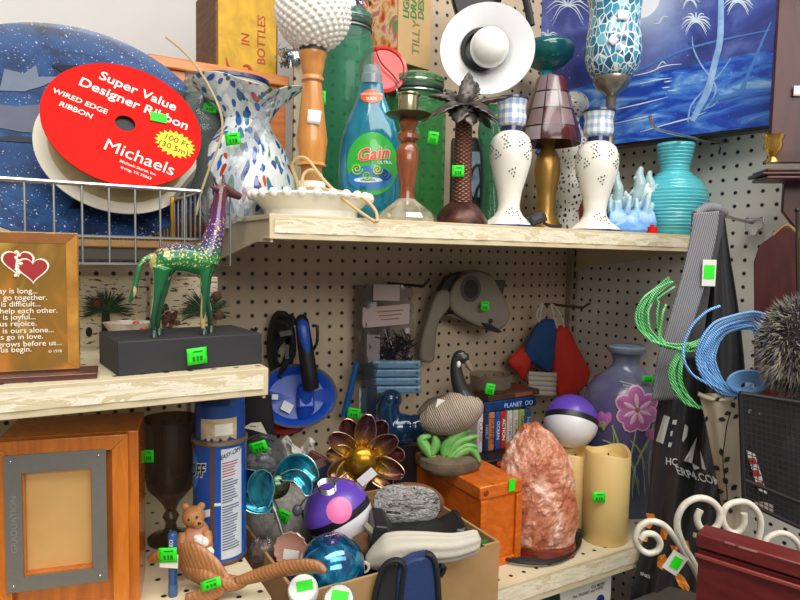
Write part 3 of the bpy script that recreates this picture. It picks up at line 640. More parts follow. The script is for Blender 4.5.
c=tm.mix(f,sea,sky)
mo=pw(645,2); dx=tm.math('SUBTRACT',s.outputs[0],mo.x*k); dz=tm.math('SUBTRACT',s.outputs[2],mo.z*k); rr=tm.math('SQRT',tm.math('ADD',tm.math('MULTIPLY',dx,dx),tm.math('MULTIPLY',dz,dz)))
gl=tm.math('SUBTRACT',1.,tm.math('MINIMUM',1.,tm.math('DIVIDE',rr,.13))); gl=tm.math('POWER',gl,1.5); c=tm.mix(gl,c,'#cfe0f6'); c=tm.mix(tm.math('LESS_THAN',rr,.03),c,'#eef4fb')
sp=tm.math('GREATER_THAN',tm.noise(tm.co(),170,1),.75); c=tm.mix(tm.math('MULTIPLY',sp,.6),c,'#dbe8f8'); tm.base(c)
m=t.mb(); m.poly([(xl+3,.2,zb+3),(xr-3,.2,zb+3),(xr-3,.2,zt-3),(xl+3,.2,zt-3)]); m.build('canvas',tm.m,t)
PB=M('#a9c9ec',.5,n=.6,ns=40,c2='#5e93d0'); PW=M('#d9e8f8',.5,n=.3)
def stroke(mb,pts,r,n=5): mb.tube([Vector((pw(*p).x,-.1,pw(*p).z)) for p in pts],r,6,n=n,flat=.12,up=(0,1,0))
m=t.mb(); stroke(m,((721,-30),(721,5),(720,40),(715,62),(708,90),(700,106),(692,121)),[3,3,3.4,3.4,4,4,3]); m.build('painted_palm_trunk',PB,t)
m=t.mb(); stroke(m,((771,22),(762,42),(752,66),(745,82),(740,92),(725,97),(712,101)),[.6,1.2,1.5,2.2,3,2.4,1]); m.build('painted_palm_trunk',M('#4f8ad2',.5,n=.5),t)
for pts in (((710,76),(702,66),(694,50),(692,36)),((688,122),(691,106),(702,92),(718,76),(731,58)),((710,76),(716,88),(712,100),(704,110)),((706,108),(712,106),(720,99))):
    m=t.mb(); stroke(m,pts,[1,.8,.5]); m.build('painted_vine',PB,t)
def palm(cx,cy,L,n,name='painted_palm_crown'):
    m=t.mb()
    for i in range(n):
        a=PI*(-.25+1.5*i/(n-1)); ex,ey=cx+L*cos(a),cy-L*sin(a)*.75
        stroke(m,((cx,cy),((cx+ex)/2,(cy+ey)/2-L*.22),(ex,ey+L*.12)),[.8,.8,.2])
        stroke(m,((cx,cy),((cx+ex)/2,(cy+ey)/2-L*.05),(ex,ey+L*.35)),[.5,.5,.15])
    m.build(name,PW,t)
palm(696,22,15,9); palm(738,2,15,8); palm(690,0,10,6); palm(548,36,10,5,'painted_grass'); palm(568,6,22,7,'painted_palm_crown')
for p in (((632,76),(650,72),(664,66),(682,64)),((640,84),(656,80),(672,78)),((664,82),(672,81)),((662,88),(670,87)),((668,91),(677,90)),((604,112),(640,104),(668,97)),((612,124),(640,118),(656,114)),((640,132),(668,124),(690,118),(706,112)),((656,70),(662,62),(666,64))): m=t.mb(); stroke(m,p,[.3,.9,.2]); m.build('painted_surf',PW,t)
m=t.mb(); stroke(m,((654,24),(659,23),(663,17),(668,17)),[.3,.9,.3]); m.build('painted_surf',PW,t)
m=t.mb()
for p in (((600,84),(640,70),(690,48),(770,30)),): stroke(m,p,[.3,1.2,1.4,.6])
m.build('painted_shoreline',M('#4f7fca',.5,n=.4),t)
# peg hook
t=Th('peg_hook','long silver peg hook sticking out of the pegboard under the painting','hook',720,143,x=.022,rot=0)
m=t.mb(); kk=1/t.k
m.tube([(0,0,-11),(0,0,0),(-.05*kk,0,0),(-.12*kk,0,1),(-.185*kk,0,3),(-.2*kk,0,9),(-.205*kk,0,14)],1.5,8,n=4); m.tube([(0,-9,0),(0,9,0)],1.3,6); m.build('wire',CHROME,t)
# dolphins
t=Th('dolphin_figurine','pale blue and white resin figurine of dolphins leaping over coral','figurine',626,y=-.285,z=ZT)
tm=NT('sea_resin'); tm.set(.35,0,.2); g=tm.n('ShaderNodeTexCoord'); s=tm.n('ShaderNodeSeparateXYZ'); tm.l(g.outputs['Generated'],s.inputs[0]); f=tm.math('ADD',s.outputs[2],tm.math('MULTIPLY',tm.math('SUBTRACT',tm.noise(g.outputs['Object'],60),.5),.7)); tm.base(tm.ramp(f,[(.12,'#5f93cf'),(.4,'#8fb9de'),(.6,'#a9cbd6'),(.85,'#cfdcd6')]))
m=t.mb(); rd=random.Random(3)
m.lathe([(26,0),(28,4),(20,10),(14,20),(0,26)],24)
for i in range(26):
    a=rd.uniform(0,2*PI); r=rd.uniform(4,24); h=rd.uniform(20,44); x,y=r*cos(a),r*.6*sin(a); m.tube([(x*.6,y*.6,4),(x,y,h*.6),(x*1.15+rd.uniform(-3,3),y,h)],[4,3.4,1.8],8,n=3)
for i in range(14): m.tube([(-24+3.6*i,-12,3),(-22+3.4*i,-15,12),(-20+3.2*i,-12,22)],[2.4,2,1],6,n=3)
for i in range(16):
    a=rd.uniform(-.4,1.4); m.tube([(12,-2,26),(12+12*cos(a),-6,34+8*sin(a)),(12+24*cos(a),-6+rd.uniform(-6,6),34+16*sin(a)+rd.uniform(-4,6))],[3,2.4,1.2],6,n=3)
m.build('coral',tm.m,t,remesh=1.0)
for px,py,tx,ty,w in ((617,172,612,214,5),(641,168,631,208,5.5),(650,172,644,204,4.5)):
    a,b=t.q(px,py,-4),t.q(tx,ty,-2); d=(a-b); m=t.mb(); s1=Vector((1,0,0))*3
    m.tube([b,b+d*.3+s1,b+d*.6+s1,b+d*.82,a,a+Vector((-3,-2,-3))],[2,w,w*1.1,w*.8,w*.45,1],10,n=4); c=b+d*.5
    m.tube([c+Vector((3,0,0)),c+Vector((9,0,4))],[2.2,.5],6); m.tube([c-Vector((2,0,2)),c-Vector((8,0,8))],[2.2,.5],6); m.tube([b+d*.72-Vector((4,0,0)),a+Vector((-7,-2,-9))],[1.5,1],6)
    m.build('dolphin',M('#a9c5c9',.3,n=.3,coat=.2),t,remesh=.7)
# turquoise vase
t=Th('ceramic_vase','turquoise ribbed ceramic vase with flared neck at the shelf end','vase',671,y=-.318,z=ZT)
TQ=M('#5cc6d0',.18,n=.12,ns=20,c2='#4fb9c6',coat=.5)
prof=[(20,t.pb),(22,t.pb-2),(28,224),(32,210),(33,199),(31,190),(25,181),(18,175.5),(14.5,172),(14,168),(16,158),(18,148),(18.5,144),(17.5,144),(14,158),(12,170)]
P=[]
for (r1,a),(r2,b) in zip(prof[:13],prof[1:13]):
    n=max(2,int(abs(b-a)/1.05)); P+=[(r1+(r2-r1)*j/n,a+(b-a)*j/n) for j in range(n)]
P=[(r+.55*sin(p*2*PI/3.4),p) for r,p in P]+prof[13:]
t.lathe('body',P,TQ,seg=56)
# small red lid near dolphins
t=Th('bottle_stopper','small red stopper lying between the dolphin figurine and turquoise vase','stopper',652,y=-.34,z=ZT)
m=t.mb(); m.lathe([(5,0),(5,5),(4,7),(0,7)],20); m.build('cap',RED,t); m=t.mb(); m.lathe([(2,7),(2,9),(0,9)],12); m.build('knob',RED,t)
# ------------------------------------------------------------------ right side: wall shelf, cup, hooks
MAH=wood('#4a1614','#2c0b0a',(20,20,4),.42,.05)
t=Th('wall_shelf','dark mahogany wall shelf with a narrow moulded ledge','shelf',786,180,d=.98,rot=-40)
def rect(x0,y0,x1,y1,dy=0): a=t.q(x0,y0,dy); b=t.q(x1,y1,dy); return a,b
m=t.mb(); a,b=t.pl(779,-20,14),t.pl(850,163,14); m.box(((a.x+b.x)/2,14,(a.z+b.z)/2),(abs(b.x-a.x),8,abs(a.z-b.z))); m.build('back_panel',MAH,t,bevel=.8)
m=t.mb(); a,b=t.pl(784,180,10),t.pl(850,230,10); m.prism([(a.x,a.z+8),(b.x,a.z+8),(b.x,b.z-22),(a.x+14,b.z),(a.x,b.z+18)],8,14); m.build('apron',MAH,t,bevel=.6)
m=t.mb()
for z,w,hh in ((0,34,3.2),(4,38,3),(7.4,34,3)): m.box((10,-2,z),(w*2.1,40,hh))
m.build('ledge',MAH,t,bevel=1)
SH=t
t=Th('candle_cup','small brass candle cup standing on the mahogany wall shelf ledge','candle cup',772,162,d=.965,rot=-40)
t.lathe('cup',[(7,162.5),(6,160),(3.5,157),(6,153),(8.5,147),(8,141),(10,136),(10.5,135),(8.5,137),(6.5,147),(0,150)],BRASS,seg=28)
t.sticker(798,91,-8,9,9,0,'#e9e6e0',name='paper_label') if False else None
SH.sticker(798,91,6,9,10,0,'#e6e3dd',name='paper_label')
t=Th('peg_bracket','short chrome bracket clipped to the pegboard above the grey tote','bracket',755,225,x=.005,rot=-86)
m=t.mb(); m.prism([(-9,7),(9,7),(9,-4),(5,-5),(2,-11),(-3,-11),(-5,-5),(-9,-4)],-2,0); m.build('plate',CHROME,t,bevel=.6); m=t.mb(); m.tube([(-2,-2,2),(-6,-14,4),(-12,-40,8)],1.6,8); m.build('peg',CHROME,t); m=t.mb(); m.box((0,-2.4,5),(17,.8,1.2)); m.build('fold',CHROME,t)
t=Th('wooden_plaque','dark mahogany wooden plaque with rounded shoulders leaning on the pegboard','plaque',775,330,d=1.0,rot=-60)
def Q(px,py): v=t.w(px,py,d=1.0); return (t.q(px,py).x/cos(rad(30)),t.q(px,py).z)
m=t.mb(); m.prism([Q(*p) for p in ((756,420),(757,300),(757,262),(762,245),(773,236),(783,227),(789,227),(796,238),(803,258),(806,300),(808,420))],0,8); m.build('board',MAH,t,bevel=1)
m=t.mb(); m.tube([Vector((Q(*p)[0],1,Q(*p)[1])) for p in ((774,235),(783,226),(789,226.5),(797,238),(804,258))],1.6,6,n=4); m.build('gold_edge',M('#a5824f',.4,.3),t)
t=Th('wrought_iron_rod','thin black iron rod standing upright beside the mahogany plaque','rod',798,300,d=.9)
m=t.mb(); m.tube([t.q(*p) for p in ((797,212),(797,245),(798,300),(799,420))],1.4,8); m.ball(t.q(797,210),2.4,seg=10,rings=8); m.build('shaft',BLACK,t)
m=t.mb(); m.tube([t.q(*p) for p in ((801,215),(801,260),(801,300))],1.8,8); m.build('gold_strip',M('#b08b3f',.4,.5),t)
# ------------------------------------------------------------------ left shelf
tm=NT('amber_acrylic'); tm.set(.08,0,.6); g=tm.n('ShaderNodeTexCoord'); s=tm.n('ShaderNodeSeparateXYZ'); tm.l(g.outputs['Generated'],s.inputs[0])
n=tm.noise(tm.co('Generated',(1.5,1,1.2)),1.6,3,.5,.8); f=tm.math('ADD',tm.math('MULTIPLY',n,.8),tm.math('MULTIPLY',s.outputs[2],.35)); tm.base(tm.ramp(f,[(.3,'#a8581a'),(.42,'#b9762a'),(.52,'#8c6220'),(.62,'#7c5b20'),(.75,'#b08a3f'),(.9,'#c9a860')]))
t=Th('poem_plaque','amber acrylic plaque printed with two red hearts and a white poem','plaque',40,372,y=-.385,rot=-6)
L=t.pl(-95,372).x
def P4(px,py,dy=0): return t.pl(px,py,dy)
a=P4(78,234); b=P4(78,366)
m=t.mb(); hx_=(a.x+L)/2; w_=a.x-L; h_=a.z-0
m.box((hx_,3,a.z/2+1),(w_,6,a.z)); m.build('panel',tm.m,t,bevel=1)
m=t.mb(); m.prism([(a.x-11,8),(a.x-1,2),(a.x-1,a.z-1),(a.x-11,a.z-10)],-.4,.4); m.build('bevelled_edge',M('#c08a3a',.15,n=.6,ns=30,c2='#8a5a20',coat=.5),t)
m=t.mb(); m.prism([(L,a.z-10),(a.x-11,a.z-10),(a.x-1,a.z-1),(L,a.z-1)],-.4,.4); m.build('bevelled_edge',M('#8f5a2c',.15,n=.6,ns=30,coat=.5),t)
m=t.mb(); m.box((hx_+8,2,-5),(w_+16,44,10)); m.build('base',wood('#5c2d22','#3a1a14',(4,30,30),.3,.3),t,bevel=1.2)
HR=M('#9c1d1c',.4,n=.2); WT=M('#efe3cf',.5,n=.05)
def heart(cx,cy,sz,name,mat,push,grow=1):
    m=t.mb(); pts=[]
    for i in range(40):
        q=2*PI*i/40; x=16*sin(q)**3; y=13*cos(q)-5*cos(2*q)-2*cos(3*q)-cos(4*q); c=P4(cx,cy); pts.append((c.x+x*sz*grow/16,-push,c.z+y*sz*grow/16))
    m.poly(pts); return m.build(name,mat,t,flat=True)
for cx,cy,sz in ((18,262,12.5),(33,269,12.5)):
    heart(cx,cy,sz,'heart_outline',WT,.6 if cx<20 else .9,1.14); heart(cx,cy,sz,'heart',HR,.75 if cx<20 else 1.05)
m=t.mb()
for i in range(9):
    c=P4(19-abs(i-4)*.6+2*sin(i*2),252+i*2.9); m.ball((c.x,-1.2,c.z),(1.9,.3,1.5),m=RY(i*40),seg=8,rings=6)
m.tube([P4(19,252,-1.2),P4(16,264,-1.2),P4(17,276,-1.2)],.5,5,n=4); m.build('rose_motif',WT,t)
for i,tx in enumerate(('If the way is long...','let us go together.','If the way is difficult...','let us help each other.','If the way is joyful...','let us rejoice.','If the way is ours alone...','let us go in love.','If the way grows before us...','let us begin.')):
    py=291+i*6.35; xr=(38,47.5,41,58,36,37,54,43.5,62,32)[i]; c=P4(xr,py+ (i*.1))
    m=t.mb(); m.text(tx,7.6,lambda x,y:Vector((c.x+x,-.7,c.z+y)),.012,ax='RIGHT'); m.build('lettering',WT,t,flat=True)
c=P4(62,351); m=t.mb(); m.text('© Dana 1978',4,lambda x,y:Vector((c.x+x,-.7,c.z+y)),.01,ax='RIGHT') if False else m.text('© 1978',4,lambda x,y:Vector((c.x+x,-.7,c.z+y)),.01,ax='RIGHT'); m.build('lettering',WT,t,flat=True)
# giraffe on block
t=Th('giraffe_statue','green, gold and purple painted giraffe statue standing on a black block','statue',186,y=-.375,z=ZL,rot=6)
BL=M('#26262a',.65,n=.25,ns=60)
def G(px,py,dy=0): return t.pl(px,py,dy)
A=G(118,381,-22); Bq=G(262,365,-22); k=t.k; hgt=G(250,338,-22).z-0
m=t.mb(); m.box(((A.x+Bq.x)/2,20,16),(Bq.x-A.x,84,32)); m.build('base_block',BL,t,bevel=1.2)
pb=G(200,336,0).z
tm=NT('giraffe_paint'); tm.set(.25,.15,.4); g=tm.n('ShaderNodeTexCoord'); s=tm.n('ShaderNodeSeparateXYZ'); tm.l(g.outputs['Object'],s.inputs[0])
H0,H1=32*k,G(215,180,0).z*k; zz=tm.math('DIVIDE',tm.math('SUBTRACT',s.outputs[2],H0),H1-H0); zz=tm.math('ADD',zz,tm.math('MULTIPLY',tm.math('SUBTRACT',tm.noise(g.outputs['Object'],45),.5),.08))
c=tm.ramp(zz,[(0,'#0b2c1c'),(.2,'#164f34'),(.38,'#1a6b3d'),(.5,'#247a48'),(.58,'#3c3a6e'),(.7,'#5b2a72'),(.85,'#5c2b3e'),(1,'#5a3128')])
st=tm.noise(tm.co(scale=(38,38,10)),1.2,2,.5,1.); c=tm.mix(tm.math('MULTIPLY',tm.math('GREATER_THAN',st,.58),tm.math('LESS_THAN',zz,.56)),c,'#b7a268')
gd=tm.math('MULTIPLY',tm.math('GREATER_THAN',tm.noise(g.outputs['Object'],420,2),.6),tm.math('MULTIPLY',tm.math('GREATER_THAN',zz,.44),tm.math('LESS_THAN',zz,.75)))
c=tm.mix(gd,c,'#d8c95a'); tm.base(c)
m=t.mb(); g_=lambda *p:G(*p)
def tb(pts,r,n=5): m.tube([G(*p) for p in pts],r,12,n=n)
tb(((160,262),(170,258),(186,258),(200,262),(208,264)),[11,14,15,15,13]); m.ball(G(163,264),(13,10,14)); m.ball(G(204,264),(12,10,16))
tb(((205,262),(210,248),(216,228),(219,208),(221,192),(222,186)),[14,12,9,7.5,6.5,6]); tb(((221,187),(226,190),(234,194),(241,197)),[6.5,6,4.6,3.4])
for dx,dy in ((0,-7),(7,7)): tb(((205+dx*.3,270,dy),(204+dx*.4,296,dy),(203+dx,316,dy),(203+dx,332,dy),(204+dx,340,dy)),[6,3,3,1.9,3.2])
for dx,dy in ((0,-7),(5,7)): tb(((162+dx*.5,268,dy),(159+dx,286,dy),(156+dx,300,dy),(153+dx,318,dy),(153+dx,334,dy),(154+dx,341,dy)),[9,5.2,3.5,3,2,3.3])
tb(((153,256),(142,262),(137,276),(134,292),(129,303)),[3.2,2.6,2.4,3,1.2])
tb(((217,186,-3),(214,179,-4),(213,176,-4)),[1.6,1.3,1.8]); tb(((223,185,3),(223,178,4),(223,174,4)),[1.6,1.3,1.8]); tb(((217,190,-5),(210,186,-9)),[2.6,.8]); tb(((222,188,6),(225,182,9)),[2.4,.8])
m.build('body',tm.m,t,remesh=1.05)
m=t.mb(); m.ball(G(228,190,-5.4),1.3,seg=10,rings=8); m.build('eye',BLACKG,t)
for (px,py,dy) in ((204,341,-7),(211,341,7),(154,342,-7),(159,342,7)):
    m=t.mb(); c=G(px,py,dy); m.lathe([(4.6,32.2),(4,36),(2.6,39)],14,m=TR(c.x,c.y,0)); m.build('hoof',M('#0e2a1b',.3,coat=.3),t)
t.sticker(197,356,-22.5,19,16,-4,yaw=36)
# birch planters
def birch(name):
    tm=NT(name); tm.set(.75); co=tm.co(scale=(30,30,130)); n=tm.noise(co,2.2,3,.6); sp=tm.math('GREATER_THAN',n,.58); tm.base(tm.mix(sp,tm.ramp(tm.noise(tm.co(),14),[(.3,'#c4b493'),(.7,'#ded2b6')]),'#4a3a28')); return tm.m
BIR=birch('birch_bark'); PINE=M('#2c4a2f',.7,n=.4); CONE=M('#5b3a2c',.8,n=.5,ns=200)
def sprig(t,cx,cy,R,n,dy,seed):
    rd=random.Random(seed)
    for j in range(3):
        m=t.mb(); c=t.pl(cx,cy,dy)
        for i in range(n):
            a=rd.uniform(-.4,PI+.4); L=R*rd.uniform(.5,1); e=c+Vector((L*cos(a),rd.uniform(-6,0),L*sin(a)*.9)); m.tube([c+Vector((rd.uniform(-3,3),0,rd.uniform(-3,3))),(c+e)/2+Vector((0,-2,1)),e],[.8,.7,.2],4)
        m.build('pine_needles',PINE,t,kind='stuff') if False else m.build('pine_sprig',PINE,t)
t=Th('birch_log_slice','birch bark panel with pine sprig and a dark knot behind the black block','bark decoration',108,352,y=-.17,rot=0)
m=t.mb(); pts=[t.pl(*p) for p in ((80,345),(79,300),(81,277),(146,277),(148,310),(140,350),(100,368))]; m.prism([(p.x,p.z) for p in pts],0,6); m.build('panel',BIR,t,bevel=1)
m=t.mb(); c=t.pl(89,332,-.6); m.ball(c,(3,.8,5),seg=12,rings=8); m.build('knot',M('#1c140e',.8),t)
sprig(t,106,310,26,40,-6,1); m=t.mb(); c=t.pl(97,303,-9); m.ball(c,(5,4,5),seg=12,rings=8); m.build('pine_cone',M('#6b2f22',.7,n=.6,ns=300),t)
m=t.mb(); m.tube([t.pl(105,300,-4),t.pl(106,325,-4),t.pl(105,341,-4)],[3,4,3.4],8); m.build('twig',M('#2b221a',.8),t)
t=Th('birch_log_slice','birch bark panel with a pine cone cluster standing behind the green giraffe','bark decoration',180,345,y=-.19,rot=0)
m=t.mb(); pts=[t.pl(*p) for p in ((151,370),(151,277),(218,277),(217,345),(217,370))]; m.prism([(p.x,p.z) for p in pts],0,7); m.build('panel',BIR,t,bevel=1)
rd=random.Random(5); m=t.mb()
for i in range(40):
    c=t.pl(167+rd.gauss(0,4),318+rd.gauss(0,5),-4+rd.uniform(-3,3)); m.ball(c,2.2,seg=8,rings=5)
m.build('pine_cone',CONE,t,flat=True)
sprig(t,204,312,28,44,-6,2)
for p in ((217,296),(219,315)):
    m=t.mb(); m.ball(t.pl(p[0],p[1],-10),(5,4,5),seg=12,rings=8); m.build('pine_cone',CONE,t)
m=t.mb(); m.box(t.pl(213,330,-3),(6,5,60)); m.build('wood_edge',wood('#8a6a48','#5e452c',(20,20,5),.7,0),t)
t=Th('ceramic_cup','small white ruffled ceramic cup with orange glaze behind the giraffe legs','cup',128,y=-.24,z=ZL,rot=0)
m=t.mb(); pt=t.pl(128,322).z; m.lathe([(13,0),(15,pt*.3),(18,pt*.75),(22,pt),(20.5,pt),(16,pt*.7),(0,pt*.4)],40,wob=lambda r,z,a,i:(r*(1+(.07*sin(7*a) if i in(3,4) else 0)),0)); m.build('body',M('#d8d0c2',.3,n=.5,ns=40,c2='#b39a7a',coat=.3),t)
m=t.mb()
for i in range(7): m.ball(t.pl(136+i%3*4,334-i//3*5,-14),(3.4,3,3),seg=10,rings=8)
m.build('orange_berries',M('#b0481c',.35,n=.3),t)
t=Th('peg_hook','short black peg hook on the pegboard to the side of the black block','hook',222,330,y=0,rot=0)
m=t.mb(); m.tube([(-6,-1,0),(0,-10,0),(4,-30,-1),(14,-52,0),(18,-56,8)],1.6,8,n=3); m.box((-4,-1,0),(12,2,8)); m.build('wire',BLACK,t)
# ------------------------------------------------------------------ lower left shelf
t=Th('picture_box','orange stained wooden keepsake box with steel framed photo window','keepsake box',70,y=-.37,z=ZB,rot=-12)
WD=wood('#cb741d','#a8560f',(30,30,5),.25,.4); p=t.pl
x1=p(130,595).x; x0=p(-6,430).x; hb=p(123,433).z
m=t.mb(); m.box(((x0+x1)/2+5,44,hb/2),(x1-x0+8,78,hb+1)); m.build('case',WD,t,bevel=1)
m=t.mb(); w0=x1-x0
def frame_rect(mb,X0,X1,Z0,Z1,b,y0,y1):
    mb.prism([(X0,Z0),(X1,Z0),(X1-b,Z0+b),(X0+b,Z0+b)],y0,y1); mb.prism([(X1,Z0),(X1,Z1),(X1-b,Z1-b),(X1-b,Z0+b)],y0,y1); mb.prism([(X1,Z1),(X0,Z1),(X0+b,Z1-b),(X1-b,Z1-b)],y0,y1); mb.prism([(X0,Z1),(X0,Z0),(X0+b,Z0+b),(X0+b,Z1-b)],y0,y1)
xm0=p(8,500).x; xm1=p(106,500).x
m=t.mb(); frame_rect(m,x0-2,x1,0,hb,15,-6,6); m.build('front_frame',WD,t,bevel=.8)
# inner window
ix0,ix1,iz0,iz1=p(24,500).x,p(93,500).x,p(60,569).z,p(60,468).z
ox0,ox1,oz0,oz1=p(7,520).x,p(108,520).x,p(60,583).z,p(60,450).z
x1b=x1
m=t.mb(); m.prism([(ox0,oz0),(ox1,oz0),(ox1,iz0),(ox0,iz0)],-8,-5.5); m.prism([(ox0,iz1),(ox1,iz1),(ox1,oz1),(ox0,oz1)],-8,-5.5); m.prism([(ox0,iz0),(ix0,iz0),(ix0,iz1),(ox0,iz1)],-8,-5.5); m.prism([(ix1,iz0),(ox1,iz0),(ox1,iz1),(ix1,iz1)],-8,-5.5)
pl_=m.build('steel_plate',M('#86837d',.42,.6,n=.15,ns=200),t)
for cx,cz in ((ox0+6,oz0+6),(ox1-7,oz0+6),(ox0+6,oz1-6),(ox1-7,oz1-6)):
    m=t.mb(); m.ball((cx,-8.2,cz),(1.6,1,1.6),seg=12,rings=8); m.build('screw',CHROME,pl_)
m=t.mb(); m.text('GRADUATION',7.5,lambda x,y:Vector((ox0+8-y,-8.3,(oz0+oz1)/2+x)),.02,sx=1.15); m.build('embossed_lettering',M('#a5a29c',.4,.6),pl_,flat=True)
m=t.mb(); frame_rect(m,ix0-3,ix1+3,iz0-3,iz1+3,4,-5,5); m.build('inner_lip',WD,t)
m=t.mb(); m.box(((ix0+ix1)/2,4.5,(iz0+iz1)/2),(ix1-ix0,1,iz1-iz0)); m.build('picture_card',M('#dcb476',.6,n=.3,ns=9,c2='#c59d5f'),t)
m=t.mb(); m.box(((ix0+ix1)/2,-3,(iz0+iz1)/2),(ix1-ix0+4,.6,iz1-iz0+4)); m.build('glass_pane',glass('#fdfbf6',.98,.04),t)
# goblet
t=Th('glass_goblet','large smoky glass goblet vase between the wooden picture box and blue can','goblet',171,y=-.225,z=ZB)
t.lathe('goblet',[(22,t.pb),(22,t.pb-3),(10,533),(6,528),(5,522),(8,516),(5,510),(8,503),(12,498),(22,486),(26,465),(27,440),(28,418),(26.5,418),(24,445),(22,470),(14,490),(0,496)],glass('#b9aca0',.6,.1),seg=40)
t.sticker(149,456,-27,9,12,0)
# easy off can
t=Th('aerosol_can','blue oven cleaner aerosol can with rusty seam and white text panel','aerosol can',220,y=-.30,z=ZB)
CB=M('#1450a8',.28,n=.12,ns=15,coat=.3)
r=25.5; zt=t.z(438)
t.lathe('can',[(r,t.pb),(r+.6,t.pb-1),(r,t.pb-3),(r,440),(r+.8,438),(r+.8,436),(r-1,434),(0,434)],CB,seg=56)
t.lathe('bottom_rim',[(r+.3,t.pb),(r+1,t.pb-1),(r+.9,t.pb-3.5),(r,t.pb-4)],M('#7a5a40',.5,.5,n=.5),seg=48,capt=False)
t.lathe('top_rim',[(r,440),(r+1.4,438.5),(r+1.2,435),(r-1,434)],M('#9a8f80',.35,.8,n=.3),seg=48,capb=False)
t.lathe('cap',[(r-1.5,435),(r-1.5,410),(r-2,401),(r-5,398),(0,398)],M('#153f86',.35,n=.1),seg=48)
def cyl(px,py,push=.35,rr=r):
    c=t.q(px,py); x=max(-.985,min(.985,c.x/rr)); a=math.asin(x); return Vector(((rr+push)*sin(a),-(rr+push)*cos(a),c.z))
def wrap(name,x0,y0,x1,y1,mat,push=.35,rr=r,n=12,jag=0):
    m=t.mb(); rd=random.Random(9); J=[rd.uniform(-jag,jag) for _ in range(n+1)]
    m.sheet(lambda u,v:cyl(x0+(x1-x0)*u,y0+(y1-y0)*v+(J[int(u*n)] if v<.2 else 0),push,rr),n+1,8); return m.build(name,mat,t)
wrap('torn_paper',208,434,240,413,M('#c4b394',.7,n=.5,ns=60,c2='#a08b62'),.4,r-1.5,12,4)
wrap('paper_label',222,429,237,418,M('#dedad0',.7),.7,r-1.5)
wrap('text_panel',228,548,243.6,442,M('#c8cfd8',.5,n=.1),.4)
wrap('rust_seam',218,554,222,440,M('#6a4630',.7,.2,n=.6,ns=80),.5)
m=t.mb(); m.sheet(lambda u,v:cyl(194+24*u,505+3*sin(u*3)-v*7,.45),14,4); m.build('white_stripe',M('#dfe4ea',.4),t)
m=t.mb(); m.sheet(lambda u,v:cyl(222+6*u,496-v*3,.45),4,3); m.build('white_stripe',M('#dfe4ea',.4),t)
m=t.mb(); m.sheet(lambda u,v:cyl(194+12*v*math.sqrt(max(0,1-(2*u-1)**2)),464+22*(2*u-1),.4),20,6); m.build('brand_panel',M('#3c8ad0',.4,n=.1),t)
m=t.mb(); m.sheet(lambda u,v:cyl(193.5+5*v,450-10*u,.45),6,4); m.build('red_spot',M('#c2443a',.4),t)
for off,cl,push in ((.09,'#e4e9ee',.7),(.03,'#101216',.95)):
    m=t.mb(); m.text('OFF',17,lambda x,y:cyl(203.5+x*.62,464-y-x*.1,push),off*2,shear=.15); m.build('lettering',M(cl,.4),t,flat=True)
m=t.mb(); m.text('EASY-OFF',6,lambda x,y:cyl(235.5+x*.62,447-y-x*.25,1.),.03,shear=.2); m.build('lettering',M('#14161c',.4),t,flat=True)
DT=M('#4e5a72',.5); RT=M('#a85a4e',.5)
for j,(cc,y0,y1) in enumerate(((RT,455,470),(DT,472,494),(DT,497,540))):
    m=t.mb(); rd=random.Random(j)
    y=y0
    while y<y1:
        xe=229+rd.uniform(8,13); m.sheet(lambda u,v:cyl(229+(xe-229)*u,y+v*1.1-u*1.2,.8),6,2); y+=2.6
    m.build('printed_lines',cc,t)
# bear
t=Th('bear_figurine','small brown resin bear figurine in pink holding a white cup','figurine',198,y=-.335,z=ZB); t.k*=1.18; _q=t.q; _b=t.pb; t.q=(lambda px,py,dy=0:Vector((px-198,dy,_b-py)))
FUR=M('#b5804f',.5,n=.35,ns=60,c2='#9a6638'); PK=M('#cf8f74',.45,n=.3,ns=50)
m=t.mb(); q=t.q
m.ball(q(197,541),(11,10,15)); m.ball(q(195,523,-2),(9.5,9,9)); m.ball(q(201,526,-9),(5,4,4)); m.ball(q(187.5,515.5),(3.4,2.4,3.4)); m.ball(q(201,514.5),(3.4,2.4,3.4))
m.tube([q(187,537,-3),q(188,545,-9),q(196,546,-12)],[4.5,4,3.4],10,n=3); m.tube([q(206,536,-3),q(209,542,-9),q(205,545,-12)],[4.5,4,3.2],10,n=3)
m.build('body',FUR,t,remesh=.8)
m=t.mb(); m.lathe([(12,q(198,558).z),(13.5,q(198,550).z),(11.5,q(198,540).z),(8,q(198,531).z)],24,m=TR(q(197,541).x,0,0)); m.build('pink_dress',PK,t)
m=t.mb()
for a,b in (((190,553),(192,558)),((204,555),(210,557))): m.tube([q(a[0],a[1],-6),q(b[0],b[1],-14)],[5,4.5],10); m.ball(q(b[0],b[1],-15),4.6,seg=12,rings=8)
m.build('pink_shoes',PK,t)
m=t.mb(); m.ball(q(205,541,-11),(6,5,5)); m.ball(q(207,549,-11),(8,6,5)); m.build('white_apron',M('#e5ddd0',.5,n=.15),t)
m=t.mb(); m.lathe([(3.4,0),(4,5),(3.6,7)],14,m=TR(q(204,540,-17))); m.build('white_cup',WHITEG,t)
m=t.mb(); m.ball(q(203.5,523.8,-13),(1.6,1.2,1.2),seg=10,rings=8); m.ball(q(194,522,-10.5),1.1,seg=10,rings=8); m.ball(q(200.5,520,-10),1.1,seg=10,rings=8); m.build('eyes_and_nose',BLACKG,t)
